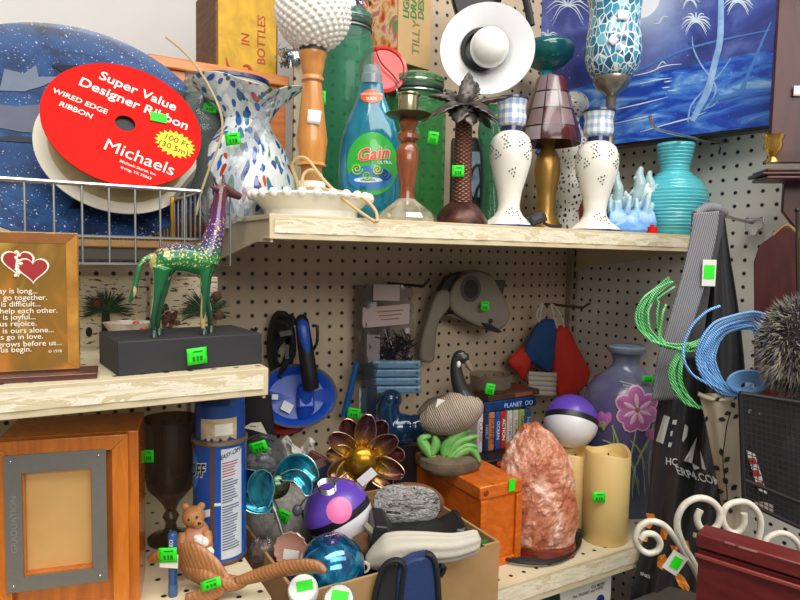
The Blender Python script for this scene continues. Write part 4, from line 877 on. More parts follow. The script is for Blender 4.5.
# blue tube with price tag
t=Th('marker_tube','small blue tube standing up with a green and white price tag','tube',173,y=-.375,z=ZB)
t.lathe('tube',[(4,t.pb),(4.2,t.pb-2),(4.2,565),(4.6,560),(4.6,534),(3.5,532.5),(0,532.5)],M('#1f4a7c',.3,n=.2,coat=.3),seg=20)
t.lathe('cap',[(4.4,t.pb),(4.6,t.pb-12)],M('#3a5f86',.3),seg=20)
m=t.mb(); m.box(q(0,0) if False else t.q(169,561,-5.4),(18,.6,14),m=RY(3)); m.build('paper_tag',M('#e0dccb',.6),t)
t.sticker(168,555,-6.2,18,15,-3)
m=t.mb(); m.text('ECI',5,lambda x,y:Vector((t.q(173,541).x-y,-4.9,t.q(173,541).z+x)),.02); m.build('lettering',W,t,flat=True)
# carved wooden bird
t=Th('carved_bird','carved brown wooden bird with scaly fanned tail and one long outstretched wing','carving',225,588,y=-.405)
tm=NT('carved_wood'); tm.set(.45,0,.2); co=tm.co(); wv=tm.n('ShaderNodeTexWave'); wv.inputs['Scale'].default_value=75; wv.inputs['Distortion'].default_value=3; wv.inputs['Detail'].default_value=1.5
tm.l(tm.co(rot=(0,.6,.5)),wv.inputs['Vector']); n=tm.noise(co,30,4); tm.base(tm.mix(tm.math('MULTIPLY',wv.outputs[1],.22),tm.ramp(n,[(.3,'#8f5a30'),(.7,'#b97c48')]),'#5a3317')); tm.bump(wv.outputs[1],.22,.002); CW=tm.m
q=t.q
def blade(pts,w,name,dy0=0,dy1=0,th=2.2):
    m=t.mb(); P=smooth_path([q(p[0],p[1],dy0+(dy1-dy0)*i/(len(pts)-1)) for i,p in enumerate(pts)],6); N=len(P)
    def fn(u,v):
        i=int(v*(N-1)); p=P[i]; d=(P[min(i+1,N-1)]-P[max(i-1,0)]).normalized(); nn=Vector((-d.z,0,d.x)); qv=v*(len(w)-1); a=int(min(qv,len(w)-2)); ww=w[a]+(w[a+1]-w[a])*(qv-a)
        return p+nn*(u-.5)*2*ww+Vector((0,-3*(1-(2*u-1)**2),0))
    m.sheet(fn,7,N); return m.build(name,CW,t,solid=th)
m=t.mb(); m.tube([q(*p) for p in ((188,566,12),(205,574,6),(222,582,0),(238,583,-2),(248,579,-2))],[6,10,9,7,4],12,n=5); m.build('body',CW,t)
blade(((176,556),(192,560),(212,574),(228,588)),[12,20,16,8],'tail_fan',14,-4)
blade(((222,585),(212,592),(200,597),(186,597)),[7,9,8,3],'folded_wing',-8,-12)
blade(((236,582),(262,574),(290,567),(315,566),(326,571)),[4,7,8,6.5,2],'outstretched_wing',-4,-16)
blade(((178,556),(160,556),(150,560)),[7,6,3],'tail_feather',16,20)
t.sticker(211,584,-16,20,9,-20,tilt=-20)
# ------------------------------------------------------------------ recess on the pegboard
t=Th('scrub_pan','blue oval plastic pan with black rim and black grip handle hanging on the pegboard','pan',297,396,y=-.06,rot=-14)
BLU=M('#174ab4',.4,n=.12,coat=.1)
Dm=RX(90-20)
m=t.mb(); m.lathe([(0,-6),(30,-6),(37,1),(37.5,3),(34,2),(27,-4),(0,-4)],48,m=Dm,sx=1.04,sy=.82,capt=False); m.build('pan',BLU,t)
m=t.mb(); m.lathe([(36.5,0),(39,.5),(39,4),(36.5,4)],48,m=Dm,sx=1.04,sy=.82,capb=False,capt=False); m.build('rim',BLACK,t)
m=t.mb(); m.box((8,-6,0),(17,9,22),m=RX(-16),taper=.85); m.tube([(8,-6,12),(8,-3,-14),(4,-1,-26)],[8,9,4],12); m.build('socket',BLU,t,bevel=2)
m=t.mb(); m.tube([t.q(311,388,-12),t.q(309,372,-14),t.q(305,345,-14),t.q(302,322,-12),t.q(301,317,-10)],[8,8,7.5,6.5,4.5],14,n=4); m.build('handle_grip',BLACK,t)
m=t.mb(); m.tube([t.q(308,354,-20),t.q(305,340,-20),t.q(303,326,-18),t.q(302,319,-15)],[2,5,5.5,3],12,n=4,flat=.5,up=(0,1,0)); m.build('handle_inlay',BLU,t)
m=t.mb(); m.tube([t.q(*p) for p in ((312,326),(317,327),(317,342),(313,350))],1.5,8,n=4); m.build('hanging_loop',BLACK,t)
for px,py,s_,r_ in ((275,397,6,5),(287,407,11,30)):
    m=t.mb(); c=t.q(px,py,-9); m.box(c,(s_,.6,s_*.85),m=RY(r_)@RX(-20)); m.build('paper_label',M('#dfe3ec',.6),t)
t=Th('cable_coil','black coiled cable and reel hanging on a peg behind the blue pan','cable',283,345,y=-.03)
m=t.mb(); m.lathe([(9,-4),(15,-4),(15,4),(9,4)],32,m=TR(-2,0,0)@RZ(50)@RX(90),sy=2.3,capb=False,capt=False); m.tube([(-4,-6,28),(10,-12,30),(14,-14,22)],2.4,8,n=4)
m.build('reel',BLACK,t)
for i in range(7):
    m=t.mb(); m.tube([(2+i,-8-i*.7,24-i*2),(12,-12,10+i*1.5),(10+i*.6,-12,-8),(4,-10,-22+i*1.2),(-4,-6,-28),(-8+i*.5,-5,-4)],1.5,7,closed=True,n=4); m.build('cable_loop',M('#232326',.35,n=.2),t)
m=t.mb(); m.box((6,-16,14),(12,3,5),m=RY(-10)); m.box((7,-16,-4),(4,2,14)); m.build('grey_buckle',M('#7c7c7e',.3,.7),t)
t=Th('dark_pouch','black fabric pouch hanging on the pegboard behind the aerosol can','pouch',258,420,y=-.07)
m=t.mb(); m.lathe([(12,-44),(16,-30),(16,0),(13,24),(9,34)],20,sy=.4); m.build('pouch',M('#17171a',.8,n=.2,bump=.2),t); m=t.mb(); m.tube([(-9,0,34),(0,-3,48),(9,0,34)],1.6,8,n=4); m.build('strap',BLACK,t)
t=Th('flat_tin','red oval tin with black print below the blue pan on the pegboard','tin',287,428,y=-.045)
m=t.mb(); m.lathe([(0,-3),(15,-3),(15.5,-2),(15.5,2),(14,3),(0,3)],36,m=RY(-8)@RX(75),sy=.42); m.build('lid',M('#a32822',.35,n=.2),t)
m=t.mb(); m.lathe([(15,-6),(16.6,-5),(16.6,-3)],36,m=RY(-8)@RX(75),sy=.42,capt=False); m.build('rim',M('#3a2522',.4),t)
m=t.mb(); m.text('CANDY',6,lambda x,y:RY(-8)@RX(75)@Vector((x,y*.7,3.4)),.02) if False else m.tube([RY(-8)@RX(75)@Vector((x,1.2*sin(x),3.4)) for x in range(-8,9)],.7,5); m.build('printed_mark',M('#401512',.5),t)
# plastic bags
t=Th('hook_bag','clear plastic bag of dark metal hooks with white header card hanging on a peg','bag',388,330,y=-.05)
m=t.mb()
rd=random.Random(4)
m.sheet(lambda u,v:((u-.5)*(46+10*v)+rd.uniform(-1,1),-7*sin(PI*u)*sin(PI*min(1,.1+v))+rd.uniform(-1,1),46-92*v),14,18); m.build('clear_film',glass('#d0c9c6',.6,.15),t,ang=10)
m=t.mb(); m.sheet(lambda u,v:(-2+(u-.5)*46,-9,25-20*v+(u-.5)*5),2,2); m.sheet(lambda u,v:(-2+(u-.5)*26,-8,46-16*v),2,2); m.build('header_card',M('#b7a29c',.6,n=.15),t)
m=t.mb()
for i in range(90):
    a=rd.uniform(0,PI); c=Vector((rd.uniform(-6,22),-6+rd.uniform(-2,2),rd.uniform(-34,-4))); d=Vector((cos(a),rd.uniform(-.3,.3),sin(a)))*rd.uniform(4,9); m.tube([c-d,c,c+d+Vector((0,0,2))],.6,4)
m.build('metal_hooks',M('#3f3a45',.3,.6),t)
m=t.mb(); m.box((-14,-8,-18),(13,1,28)); m.build('grey_card',M('#8d8382',.6),t)
m=t.mb()
for i in range(3): m.box((2,-9.4,20-i*4),(26-4*i,.3,1),m=RY(-6))
m.build('printed_lines',M('#8a5a52',.6),t)
t=Th('peg_hook','black peg hook holding up the clear bag of metal hooks','hook',388,283,y=0,rot=0)
m=t.mb(); m.tube([(0,-1,0),(0,-30,0),(4,-60,0),(8,-64,7)],1.4,8); m.build('wire',BLACK,t)
t=Th('plastic_bag','crumpled empty clear plastic bag beside the bag of metal hooks','bag',366,330,y=-.035)
m=t.mb(); m.sheet(lambda u,v:((u-.5)*26+rd.uniform(-1,1),-5*sin(PI*u)+rd.uniform(-1.5,1.5),45-95*v),10,18); m.build('film',glass('#c4bcb8',.5,.2),t,ang=10)
for i in range(4):
    t=Th('clothespin_pack',('topmost','second','third','lowest')[i]+' pale blue wrapped bundle in the stack under the bag of metal hooks','packet',396,364+i*8.3,y=-.075,group='blue wrapped bundles',rot=-22)
    m=t.mb(); m.box((0,0,0),(48,14,6.8)); m.build('bundle',M('#93b9d6',.3,n=.35,ns=60,c2='#b9d3e4'),t,bevel=1.6)
    m=t.mb(); m.ball((20,-7.2,.4),(1.4,.5,1.4),seg=10,rings=6); m.build('eyelet',M('#3e5f86',.4),t)
    m=t.mb(); m.sheet(lambda u,v:((u-.5)*49+rd.uniform(-.4,.4),-7.6+rd.uniform(-.3,.3),3-6*v),14,4); m.build('shrink_wrap',glass('#cfe0ea',.75,.08),t,ang=8)
t=Th('toothbrush_pack','blue stick and clear pack with a white card standing behind the bronze flower','packet',362,420,y=-.06)
m=t.mb(); m.tube([t.q(344,416),t.q(350,392),t.q(357,362)],[3.4,3.4,2.6],10); m.build('blue_stick',M('#1f5a9c',.3,n=.1),t)
m=t.mb(); c=t.q(366,412,-3); m.box((c.x,c.y,c.z+4),(14,1,40)); m.build('white_card',M('#b9bcbf',.5,n=.1),t)
m=t.mb(); c=t.q(372,404,-5); m.box(c,(9,2,34)); m.build('blue_card',M('#274f86',.4,n=.2),t)
m=t.mb(); m.sheet(lambda u,v:(t.q(369,386,-6).x+(u-.5)*16+rd.uniform(-1,1),-6-4*sin(PI*u),t.q(366,362).z-50*v),8,12); m.build('clear_blister',glass('#aab4bb',.6,.1),t,ang=10)
t.sticker(354,413,-8,13,10,8)
# tape dispenser
t=Th('tape_dispenser','taupe grey tape dispenser gun with round hub hanging on the pegboard','tape dispenser',465,310,y=-.05,rot=-8)
TP=M('#7f7466',.5,n=.15)
def flatpoly(name,pts,y0,y1,mat,bev=1.2,par=None,sm=0):
    P=[t.pl(px,py,0) for px,py in pts]
    if sm: P=smooth_path(P,sm,True)
    m=t.mb(); m.prism([(p.x,p.z) for p in P],y0,y1); return m.build(name,mat,par or t,bevel=bev)
flatpoly('housing',((444,296),(450,281),(462,272),(474,270),(486,276),(494,290),(501,303),(503,316),(496,327),(484,328),(470,324),(455,316),(446,308)),-14,6,TP,2,sm=3)
flatpoly('handle',((432,293),(444,290),(447,303),(434,322),(431,346),(429,360),(417,359),(416,345),(421,325)),-12,2,TP,2.5,sm=3)
flatpoly('trigger_bar',((442,314),(458,320),(480,328),(490,331),(489,326),(470,320),(452,313)),-8,4,M('#5a5148',.5),.6)
c=t.pl(471,289,-15); m=t.mb(); m.lathe([(11,-2),(11,1),(8,1.2),(8,-4)],32,m=TR(c.x,-14,c.z)@FACE,sy=1.15,capb=False,capt=False); m.build('hub_ring',M('#4a433c',.4),t)
m=t.mb(); m.lathe([(0,0),(9,0),(9,.6),(0,.6)],32,m=TR(c.x,-14.2,c.z)@FACE,sy=1.15); m.build('hub_core',M('#1e1a19',.4),t)
c=t.pl(491,321,-15); m=t.mb(); m.lathe([(0,0),(2.4,0),(2.4,.8),(0,.8)],16,m=TR(c.x,-14,c.z)@FACE); m.build('pivot',BLACK,t)
flatpoly('black_blade',((474,321),(482,322),(494,330),(490,331),(480,328)),-17,-14,BLACK,.3)
flatpoly('black_guard',((434,292),(444,276),(458,271),(452,276),(446,284),(444,293)),-10,0,BLACK,.8)
flatpoly('brush_tip',((490,280),(503,280),(499,298),(496,296)),-6,2,M('#3f3934',.6),.5)
t.sticker(485,306,-18,8,9,0)
# masks
t=Th('face_mask','red cloth face mask behind the navy one hanging from a peg','face mask',530,360,y=-.05,rot=-8)
REDC=M('#c62a1c',.75,n=.15,bump=.1); NVC=M('#184478',.8,n=.15,bump=.1)
def mask(pts,mat,y0,bulge=6,name='cloth'):
    P=smooth_path([t.pl(px,py,0) for px,py in pts],4,True); cx=sum(p.x for p in P)/len(P); cz=sum(p.z for p in P)/len(P)
    m=t.mb(); N=len(P)
    m.sheet(lambda u,v:(cx+(P[int(u*N+.5)%N].x-cx)*v,y0-bulge*(1-v*v)+.5*sin(u*60)*v,cz+(P[int(u*N+.5)%N].z-cz)*v),N,7,closeu=True); return m.build(name,mat,t,solid=.6)
def loopb(pts,dy): 
    m=t.mb(); m.tube([t.pl(px,py,dy) for px,py in pts],.9,6,n=5); m.build('ear_loop',M('#c5bdb4',.8),t)
mask(((508,361),(520,348),(530,346),(532,360),(527,374),(525,382),(516,372)),REDC,0); loopb(((530,352),(536,330),(541,312),(543,305)),-2)
t=Th('face_mask','navy blue cloth face mask hanging between two red ones','face mask',540,345,y=-.06,rot=-8)
mask(((541,320),(556,322),(556,345),(553,366),(549,373),(536,366),(527,360),(524,352),(530,336)),NVC,0); loopb(((540,321),(541,310),(543,304),(541,304),(537,314),(539,322)),-2)
t=Th('face_mask','red cloth face mask with soft folds hanging nearest the corner upright','face mask',570,360,y=-.07,rot=-8)
mask(((554,330),(566,326),(574,340),(582,356),(590,371),(586,384),(575,396),(560,400),(554,380),(552,355)),REDC,0,9); loopb(((557,328),(553,312),(551,304),(556,308),(562,318),(564,327)),-2)
t=Th('peg_hook','small peg hook from which the three cloth face masks hang','hook',549,304,y=0,rot=0)
m=t.mb(); m.tube([(0,0,0),(0,-45,0),(2,-52,5)],1.3,8); m.tube([(-8,-1,0),(8,-1,0)],1.2,6); m.build('wire',M('#6b5a46',.4,.5),t)
t=Th('pleated_mask','white pleated paper mask pack below the navy cloth mask','paper mask',542,384,y=-.075,rot=-8)
m=t.mb(); m.sheet(lambda u,v:((u-.5)*33,-1.2*abs(sin(v*PI*5)),12-(24)*v-(u-.5)*3),6,41); m.build('pleats',M('#b9afa4',.7,n=.1),t,solid=.5,ang=25)
# ------------------------------------------------------------------ goods on the bottom shelf, back
# books
ZBK=at(500,449.5,y=-.185).z; HBK=(at(500,411,y=-.185).z-ZBK)
def book(px,w,h,dep,col,lab,tx=None,tc='#e8e4dc',tilt=0,y=-.185):
    t=Th('dvd_case',lab,'book',px,y=y,z=ZBK,rot=0,group='upright books and cases behind the salt lamp')
    m=t.mb(); m.box((0,dep/2,h/2),(w,dep,h),m=None); m.build('case',M(col,.4,n=.12,ns=40),t,bevel=.5)
    m=t.mb(); m.box((0,-.3,h*.5),(w*.8,.6,h*.92)); m.build('spine_label',M(col,.35,n=.25,ns=120),t)
    if tx:
        m=t.mb(); m.text(tx,w*.95,lambda x,y:Vector((y,-.8,h*.52-x)),.02); m.build('lettering',M(tc,.5),t,flat=True)
    t.o.rotation_euler[1]=rad(tilt); return t
bk=[(479.5,6,'#c9c4c4','white spined case with red lettering, beside the goose tail','CLASSIC','#a02a22'),(485.5,4.5,'#24334e','thin navy spined case between the white and orange ones','FAMILY','#8fa0c0'),(491,6.5,'#b9764e','orange brown spined book with a black top','JOURNEY','#3a2418'),(497,5.5,'#2c4f9a','royal blue spined case with pale lettering','OCEAN','#cfd8ea'),(502.5,5.8,'#b32a1e','bright red spined case with white lettering','ACTION','#f0e6dc'),(509,6,'#c4c0b8','tall off-white spined case beside the bright red one','DRAMA','#8a8a86'),(515,6,'#b8b2a6','pale grey spined case with reddish top behind the salt lamp tip','HOME','#a04a3a'),(521,6,'#93a04e','yellowish green spined case behind the salt lamp','GARDEN','#2a3a20'),(527,6.5,'#2f4c78','dark blue spined case at the end touching the round ball','NIGHT','#9fb4d6')]
for i,(px,w,c,lab,tx,tc) in enumerate(bk): book(px,w*1.04,HBK/(at(px,430,y=-.185)-CAM).dot(f0)*F-(i*.25),60,c,lab,tx,tc)
t=Th('storage_box','black box under the upright books with a small orange price label','box',500,y=-.21,z=ZR,rot=0)
m=t.mb(); hh=(ZBK-ZR)/t.k-.3; m.box((10,30,hh/2),(86,80,hh)); m.build('tray',M('#141416',.5),t,bevel=1); m=t.mb(); m.box((-8,-10.6,hh-4),(13,.5,5)); m.build('orange_label',M('#c2452a',.5),t)
t=Th('dvd_case','blue case lying flat across the upright books with pale lettering','book',512,y=-.19,z=ZBK+HBK+.0008,rot=0)
m=t.mb(); m.box((0,30,5),(66,56,10)); m.build('case',M('#17417c',.3,n=.5,ns=30,c2='#10203f'),t,bevel=.6); 
m=t.mb(); m.text('PLANET  OO',6.5,lambda x,y:Vector((8+x,1.6,5+y)),.02); m.build('lettering',M('#a9c4e4',.5),t,flat=True)
for o in t.o.children:
    if o.name.startswith('lettering'): o.location=(0,-.0045,0)
ztop=t.loc.z+10*t.k
t=Th('dvd_case','dark brown case lying flat on top of the blue one','book',514,y=-.185,z=ztop+.0006,rot=4)
m=t.mb(); m.box((2,28,3),(70,54,6)); m.build('case',M('#4a3428',.35,n=.4),t,bevel=.6); m=t.mb(); m.box((14,.8,3),(24,.5,4)); m.build('spine_label',M('#8a4a34',.5,n=.3),t)
ztop=t.loc.z+6*t.k
t=Th('glass_bowl','small clear glass bowl with a green price tag standing on the flat cases','bowl',490,y=-.155,z=ztop+.0006)
t.lathe('bowl',[(15,t.pb),(17,t.pb-3),(20,386),(21,374),(20,374),(18,387),(0,t.pb-3)],glass('#dcd5cc',.7,.05),seg=40)
t.sticker(490,389,-20,9,11,8)
# blue dog
t=Th('ceramic_dog','glossy dark blue ceramic dog figurine sitting behind the goose','figurine',400,438,y=-.165,rot=-20)
BC=M('#123250',.12,n=.35,ns=25,coat=.8); q=t.q
m=t.mb(); m.ball(q(400,428),(20,14,15)); m.tube([q(392,430),q(388,412),q(390,400)],[14,12,10],12,n=3); m.ball(q(391,399),(11,10,10)); m.tube([q(393,397,-4),q(399,399,-8)],[5,3.6],10); m.ball(q(416,428),(14,12,14)); m.tube([q(383,395,2),q(380,402,3),q(381,409,2)],[3,4,2],8,n=3)
m.tube([q(386,432,-8),q(384,444,-10)],[5,4.4],10); m.tube([q(420,428,3),q(428,424,3)],[4,1.6],8); m.ball(q(404,440,-6),(9,6,5)); m.build('body',BC,t,remesh=1)
m=t.mb(); m.ball(q(392,394,-8),1,seg=8,rings=6); m.build('eye',BLACKG,t)
t=Th('black_stand','black box standing behind the bronze flower under the blue ceramic dog','box',404,y=-.15,z=ZR,rot=-10)
m=t.mb(); hh=t.z(442); m.box((0,6,hh/2),(64,46,hh)); m.build('body',BLACK,t,bevel=1); m=t.mb(); m.box((0,6,hh+.6),(66,48,1.6)); m.build('lid',M('#1c1c1f',.4),t)
# orange wooden box
k_=at(500,560,y=-.4)
p1_=at(520,560,z=ZR); p0_=at(480.5,487,y=p1_.y)
bw=p1_.x-p0_.x; zt=p0_.z
t=Th('wooden_box','orange stained lidded wooden box carrying the goose figurine','wooden box',0,0,d=1,rot=0,loc=((p1_.x+p0_.x)/2,p1_.y,ZR)); t.k=1; H=zt-ZR
OW=wood('#cf6a1c','#ab4a0d',(14,14,30),.3,.3)
D=.215
m=MB(); m.box((0,D/2,(H-.022)/2),(bw-.006,D-.006,H-.022)); m.build('body',OW,t,bevel=.0015)
m=MB(); m.box((0,D/2,.006),(bw+.002,D+.002,.012)); m.build('plinth',OW,t,bevel=.002)
m=MB(); m.box((0,D/2,H-.0115),(bw,D,.021)); m.build('lid',OW,t,bevel=.002)
for sx in (-1,1): m=MB(); m.box((sx*(bw/2-.007),-.0006,H/2-.008),(.012,.004,H-.03)); m.build('corner_post',OW,t,bevel=.001)
m=MB(); m.lathe([(.0,0),(.005,0),(.004,.001)],16,m=TR(-bw/2+.011,-.0005,H-.0115)@FACE); m.build('burn_mark',M('#7a3010',.6),t)
kk=.0016; t.k=kk; t.px=0
m=t.mb(); c=t.w(512,485,y=p1_.y-.002); m.box(c,(7.5,.5,12)); m.build('price_sticker',STK,t)
ZBOX=zt
# goose
t=Th('goose_figurine','resin goose figurine with black neck standing over green leaves on a brown rock','figurine',448,y=p1_.y+.095,z=ZBOX)
q=t.q; cx=at(448,452,z=ZBOX)
ROCK=M('#6b5a44',.8,n=.6,ns=40,c2='#4a4034',bump=.4)
z0=t.z(466)
m=t.mb(); m.lathe([(29,0),(32,4),(31,11),(25,15),(0,17)],40,wob=lambda r,z,a,i:(r*(1+.05*sin(3*a+1)+.02*sin(11*a)),0),sy=.8); m.build('rock_base',ROCK,t)
tm=NT('goose_feathers'); tm.set(.6); co=tm.co(scale=(1,1,1),rot=(0,.5,0)); wv=tm.n('ShaderNodeTexWave'); wv.inputs['Scale'].default_value=95; wv.inputs['Distortion'].default_value=3; wv.inputs['Detail'].default_value=2; wv.inputs['Detail Scale'].default_value=1.5; tm.l(co,wv.inputs['Vector']); tm.base(tm.ramp(wv.outputs[1],[(0,'#7f7060'),(.5,'#988877'),(1,'#ad9e8c')])); tm.bump(wv.outputs[1],.5,.003)
m=t.mb(); m.tube([q(420,420,4),q(430,420,2),q(445,417,-2),q(460,410,-4),q(470,402,-4),q(474,396,-4)],[5,14,19,20.5,17,8],20,n=5); m.build('body',tm.m,t,remesh=1)
m=t.mb(); m.tube([q(418,414,8),q(430,404,9),q(446,398,6)],[3,8,5],14,n=4,flat=.6); m.build('folded_wing',M('#5f5345',.7,n=.6,ns=60,c2='#3a342c',bump=.4),t)
m=t.mb(); m.tube([q(467,402,-4),q(461,390,-4),q(457,376,-4),q(456,364,-4),q(459,356,-4),q(464,356,-5)],[11,8,6.6,5.4,5.6,5],14,n=5); m.ball(q(463,358,-5),(6.5,5.5,5.5)); m.build('neck_and_head',M('#20211f',.35,n=.3,coat=.2),t,remesh=.8)
m=t.mb(); m.tube([q(466,361,-6),q(470,368,-7),q(472,371,-7)],[3.4,2.4,1.6],10); m.build('bill',M('#7b6a50',.4),t)
m=t.mb(); m.ball(q(458.5,364,-8),(2.4,2,4),seg=12,rings=8); m.build('cheek_patch',M('#cfc8bc',.5),t)
LEAF=M('#4f8f3c',.4,n=.6,ns=30,c2='#86b865')
for pts,w in ((((436,462),(427,450),(422,440),(431,436)),9),(((432,455),(436,445),(434,436)),8),(((448,458),(455,446),(465,440),(478,436)),8),(((446,456),(450,444),(458,436),(470,430)),9),(((450,462),(462,452),(472,450),(480,462)),8),(((448,460),(456,452),(466,446),(478,447)),7),(((445,460),(445,448),(450,438)),8)):
    m=t.mb(); P=smooth_path([q(a,b,-13+i*1.5) for i,(a,b) in enumerate(pts)],5); N=len(P)
    def fn(u,v):
        i=int(v*(N-1)); p=P[i]; d=(P[min(i+1,N-1)]-P[max(i-1,0)]).normalized(); nn=Vector((-d.z,0,d.x)); return p+nn*(u-.5)*w*1.2*sin(PI*(.08+.9*v))**.7+Vector((0,-2.6+abs(u-.5)*6,0))
    m.sheet(fn,6,N); m.build('leaf',LEAF,t,solid=.8)
m=t.mb(); m.tube([q(448,440),q(449,425)],[5,5],10); m.build('support_stem',M('#4c5a38',.7),t)
m=t.mb(); c=q(441,404,-12); m.box(c,(9,.5,9),m=RY(12)); m.build('paper_label',M('#dcd8d0',.6),t)
# balls
def ball2(t,r,up,spot=None,scale=1):
    """two tone ball: coloured half, white half, dark seam; up = axis of the coloured half"""
    z=Vector((0,0,1)); Rm=z.rotation_difference(Vector(up).normalized()).to_matrix().to_4x4()
    def cap(a0,a1,mat,name,rr):
        m=t.mb(); n=16; m.lathe([(rr*sin(a0+(a1-a0)*i/n),rr*cos(a0+(a1-a0)*i/n)) for i in range(n+1)],48,m=Rm,capb=False,capt=False); return m.build(name,mat,t)
    cap(0,PI*.47,M('#5b3ea8',.35,n=.08,coat=.2),'purple_half',r); cap(PI*.46,PI*.55,M('#17151c',.4),'dark_seam',r*.985); cap(PI*.54,PI,M('#dcdadd',.35,n=.05,coat=.2),'white_half',r)
    for sp,rr in (spot or []):
        d=Vector(sp).normalized(); Q=z.rotation_difference(d).to_matrix().to_4x4(); m=t.mb(); a=rr/r; m.lathe([(r*1.006*sin(a*i/6),r*1.006*cos(a*i/6)) for i in range(7)],36,m=Q,capt=False); m.build('pink_spot',M('#d9699f',.35,n=.05),t)
t=Th('toy_ball','purple and white toy ball with dark seam resting on the pillar candle','ball',571,421,d=1.16)
ball2(t,26.5,(.22,.5,.85))
t=Th('flower_vase','purple grey ceramic vase painted with pink flowers and long green leaves','vase',619.5,y=-.285,z=ZR)
tm=NT('vase_glaze'); tm.set(.25,0,.3); n=tm.noise(tm.co(),14,4); s=tm.n('ShaderNodeSeparateXYZ'); g=tm.n('ShaderNodeTexCoord'); tm.l(g.outputs['Generated'],s.inputs[0])
f=tm.math('ADD',s.outputs[2],tm.math('MULTIPLY',tm.math('SUBTRACT',n,.5),.6)); tm.base(tm.ramp(f,[(.08,'#54657c'),(.35,'#4d5272'),(.6,'#564f78'),(.8,'#5c587a'),(.95,'#6d788c')]))
VP=[(34,t.pb),(35,518),(38,490),(40,450),(40.5,420),(39,400),(35.5,387),(28,378),(18,370),(13,365),(12.5,360),(15,353),(18,349),(18.5,346.5),(16,345.5),(12,348),(10,360)]
t.lathe('body',VP,tm.m,seg=52)
t.lathe('rim',[(17,352),(18.8,349),(19,346.5),(16,345)],M('#7d8a96',.25,coat=.4),seg=44,capb=False,capt=False)
def vs(px,py,push=.5):
    c=t.q(px,py); z=c.z; pr=VP[:12]; r=38
    for (r1,y1),(r2,y2) in zip(pr,pr[1:]):
        if y2<=py<=y1: r=r1+(r2-r1)*(y1-py)/max(y1-y2,1e-6)
    y=c.y
    for _ in range(3):
        x=max(-.96,min(.96,c.x/r)); yy=-math.sqrt(1-x*x)*r; c=t.q(px,py,yy)
    n=Vector((c.x,yy,0)).normalized()
    return Vector((c.x,yy,c.z))+n*push
def petal(cx,cy,ang,L,w,mat,push=.7,nm='painted_petal'):
    m=t.mb(); ca,sa=cos(rad(ang)),sin(rad(ang))
    def fn(u,v):
        ww=w*sin(PI*(.05+.87*v**1.35))**.8*(u-.5)*2; return vs(cx+ca*L*v-sa*ww,cy-sa*L*v-ca*ww,push+.5*(1-abs(u-.5)*2))
    m.sheet(fn,7,9); m.build(nm,mat,t)
PK1=M('#c474ae',.4,n=.6,ns=40,c2='#a34d92'); PK2=M('#e3b9d4',.4); PK3=M('#b75aa4',.4,n=.6,ns=40,c2='#d591c4'); GR1=M('#6f8a4a',.5,n=.5,ns=30,c2='#8fa765'); GR2=M('#b3bb84',.5)
FX,FY=637,410
for pts,w in (((( 619,512),(622,480),(620,450),(612,425)),3.4),((( 626,505),(628,470),(634,440),(637,420)),1.4),(((640,505),(636,480),(628,458),(612,444),(603,440)),3.),(((645,503),(643,470),(640,452),(630,440)),2.6),(((632,505),(634,470),(648,440),(653,424)),2.4),(((650,500),(648,470),(650,450)),2.),(((612,450),(614,440),(613,432)),1.2),(((630,508),(626,480),(630,462)),3.)):
    m=t.mb(); P=smooth_path([Vector((a,0,b)) for a,b in pts],6); N=len(P)
    def fn(u,v):
        i=int(v*(N-1)); p=P[i]; d=(P[min(i+1,N-1)]-P[max(i-1,0)]).normalized(); ww=w*(1-.75*v)*(u-.5)*2; return vs(p.x-d.z*ww,p.z+d.x*ww,.45+.2*(u>.5))
    m.sheet(fn,5,N); m.build('painted_leaf',GR1,t)
    m=t.mb(); m.tube([vs(p.x,p.z,.75) for p in P],.35,5); m.build('painted_leaf_vein',GR2,t)
for a,L in ((95,24),(150,22),(35,22),(205,20),(340,19),(245,22),(290,20)):
    petal(FX,FY,a,L+1.5,8.8,PK2,.55+a*.002); petal(FX,FY,a,L-.3,7.6,(PK1 if a%20 else PK3),.95+a*.002); petal(FX,FY,a,L*.7,2.2,PK2,1.5+a*.002)
for a in (60,90,120): petal(604,428,a+10,17,4.5,PK1,.8)
for a in (70,110): petal(651,440,a,12,4,PK1,.8)
petal(604,430,95,9,3.4,GR1,1.2,'painted_leaf')
m=t.mb(); m.ball(vs(FX,FY,1.4),(3,1.4,3),seg=12,rings=8); m.build('painted_flower_centre',M('#b06a4a',.5,n=.5,ns=300),t)
for i in range(3):
    m=t.mb(); m.tube([vs(620+i*3,381+i*4,.6),vs(634+i*2,385+i*3,.6)],.5,5); m.build('pale_stroke',M('#c9cdd8',.4),t)  # three short pale strokes across the vase shoulder
t.sticker(648,379,-30,12,6,4,yaw=8)
# candles
WAX=NT('candle_wax'); WAX.set(.45); WAX.base('#dcbd7c'); WAX.b.inputs['Subsurface Weight'].default_value=.25; WAX.b.inputs['Subsurface Radius'].default_value=(.02,.012,.006); WAX.b.inputs['Subsurface Scale'].default_value=.5; WAX=WAX.m
def candle(px,y,r,top,label):
    t=Th('pillar_candle',label,'candle',px,y=y,z=ZR,group='cream pillar candles')
    f=lambda r_,z,a,i:(r_,(2.2*sin(2*a+.5)+1.2*sin(3*a)) if i in(2,3,4) else 0)
    t.lathe('wax',[(r-1,t.pb),(r,t.pb-1.5),(r,top+3),(r-1,top+1),(r-3,top+2),(r-5,top+9),(0,top+11)],WAX,seg=48,wob=f)
    m=t.mb(); m.tube([(0,0,t.z(top+11)),(.6,0,t.z(top+4))],.7,6); m.build('wick',M('#2a2018',.8),t)
    return t
c1=candle(604,-.378,22,449,'cream pillar candle with a green price sticker, standing near the shelf edge')
c1.sticker(599,497,-22.5,12,10,0)
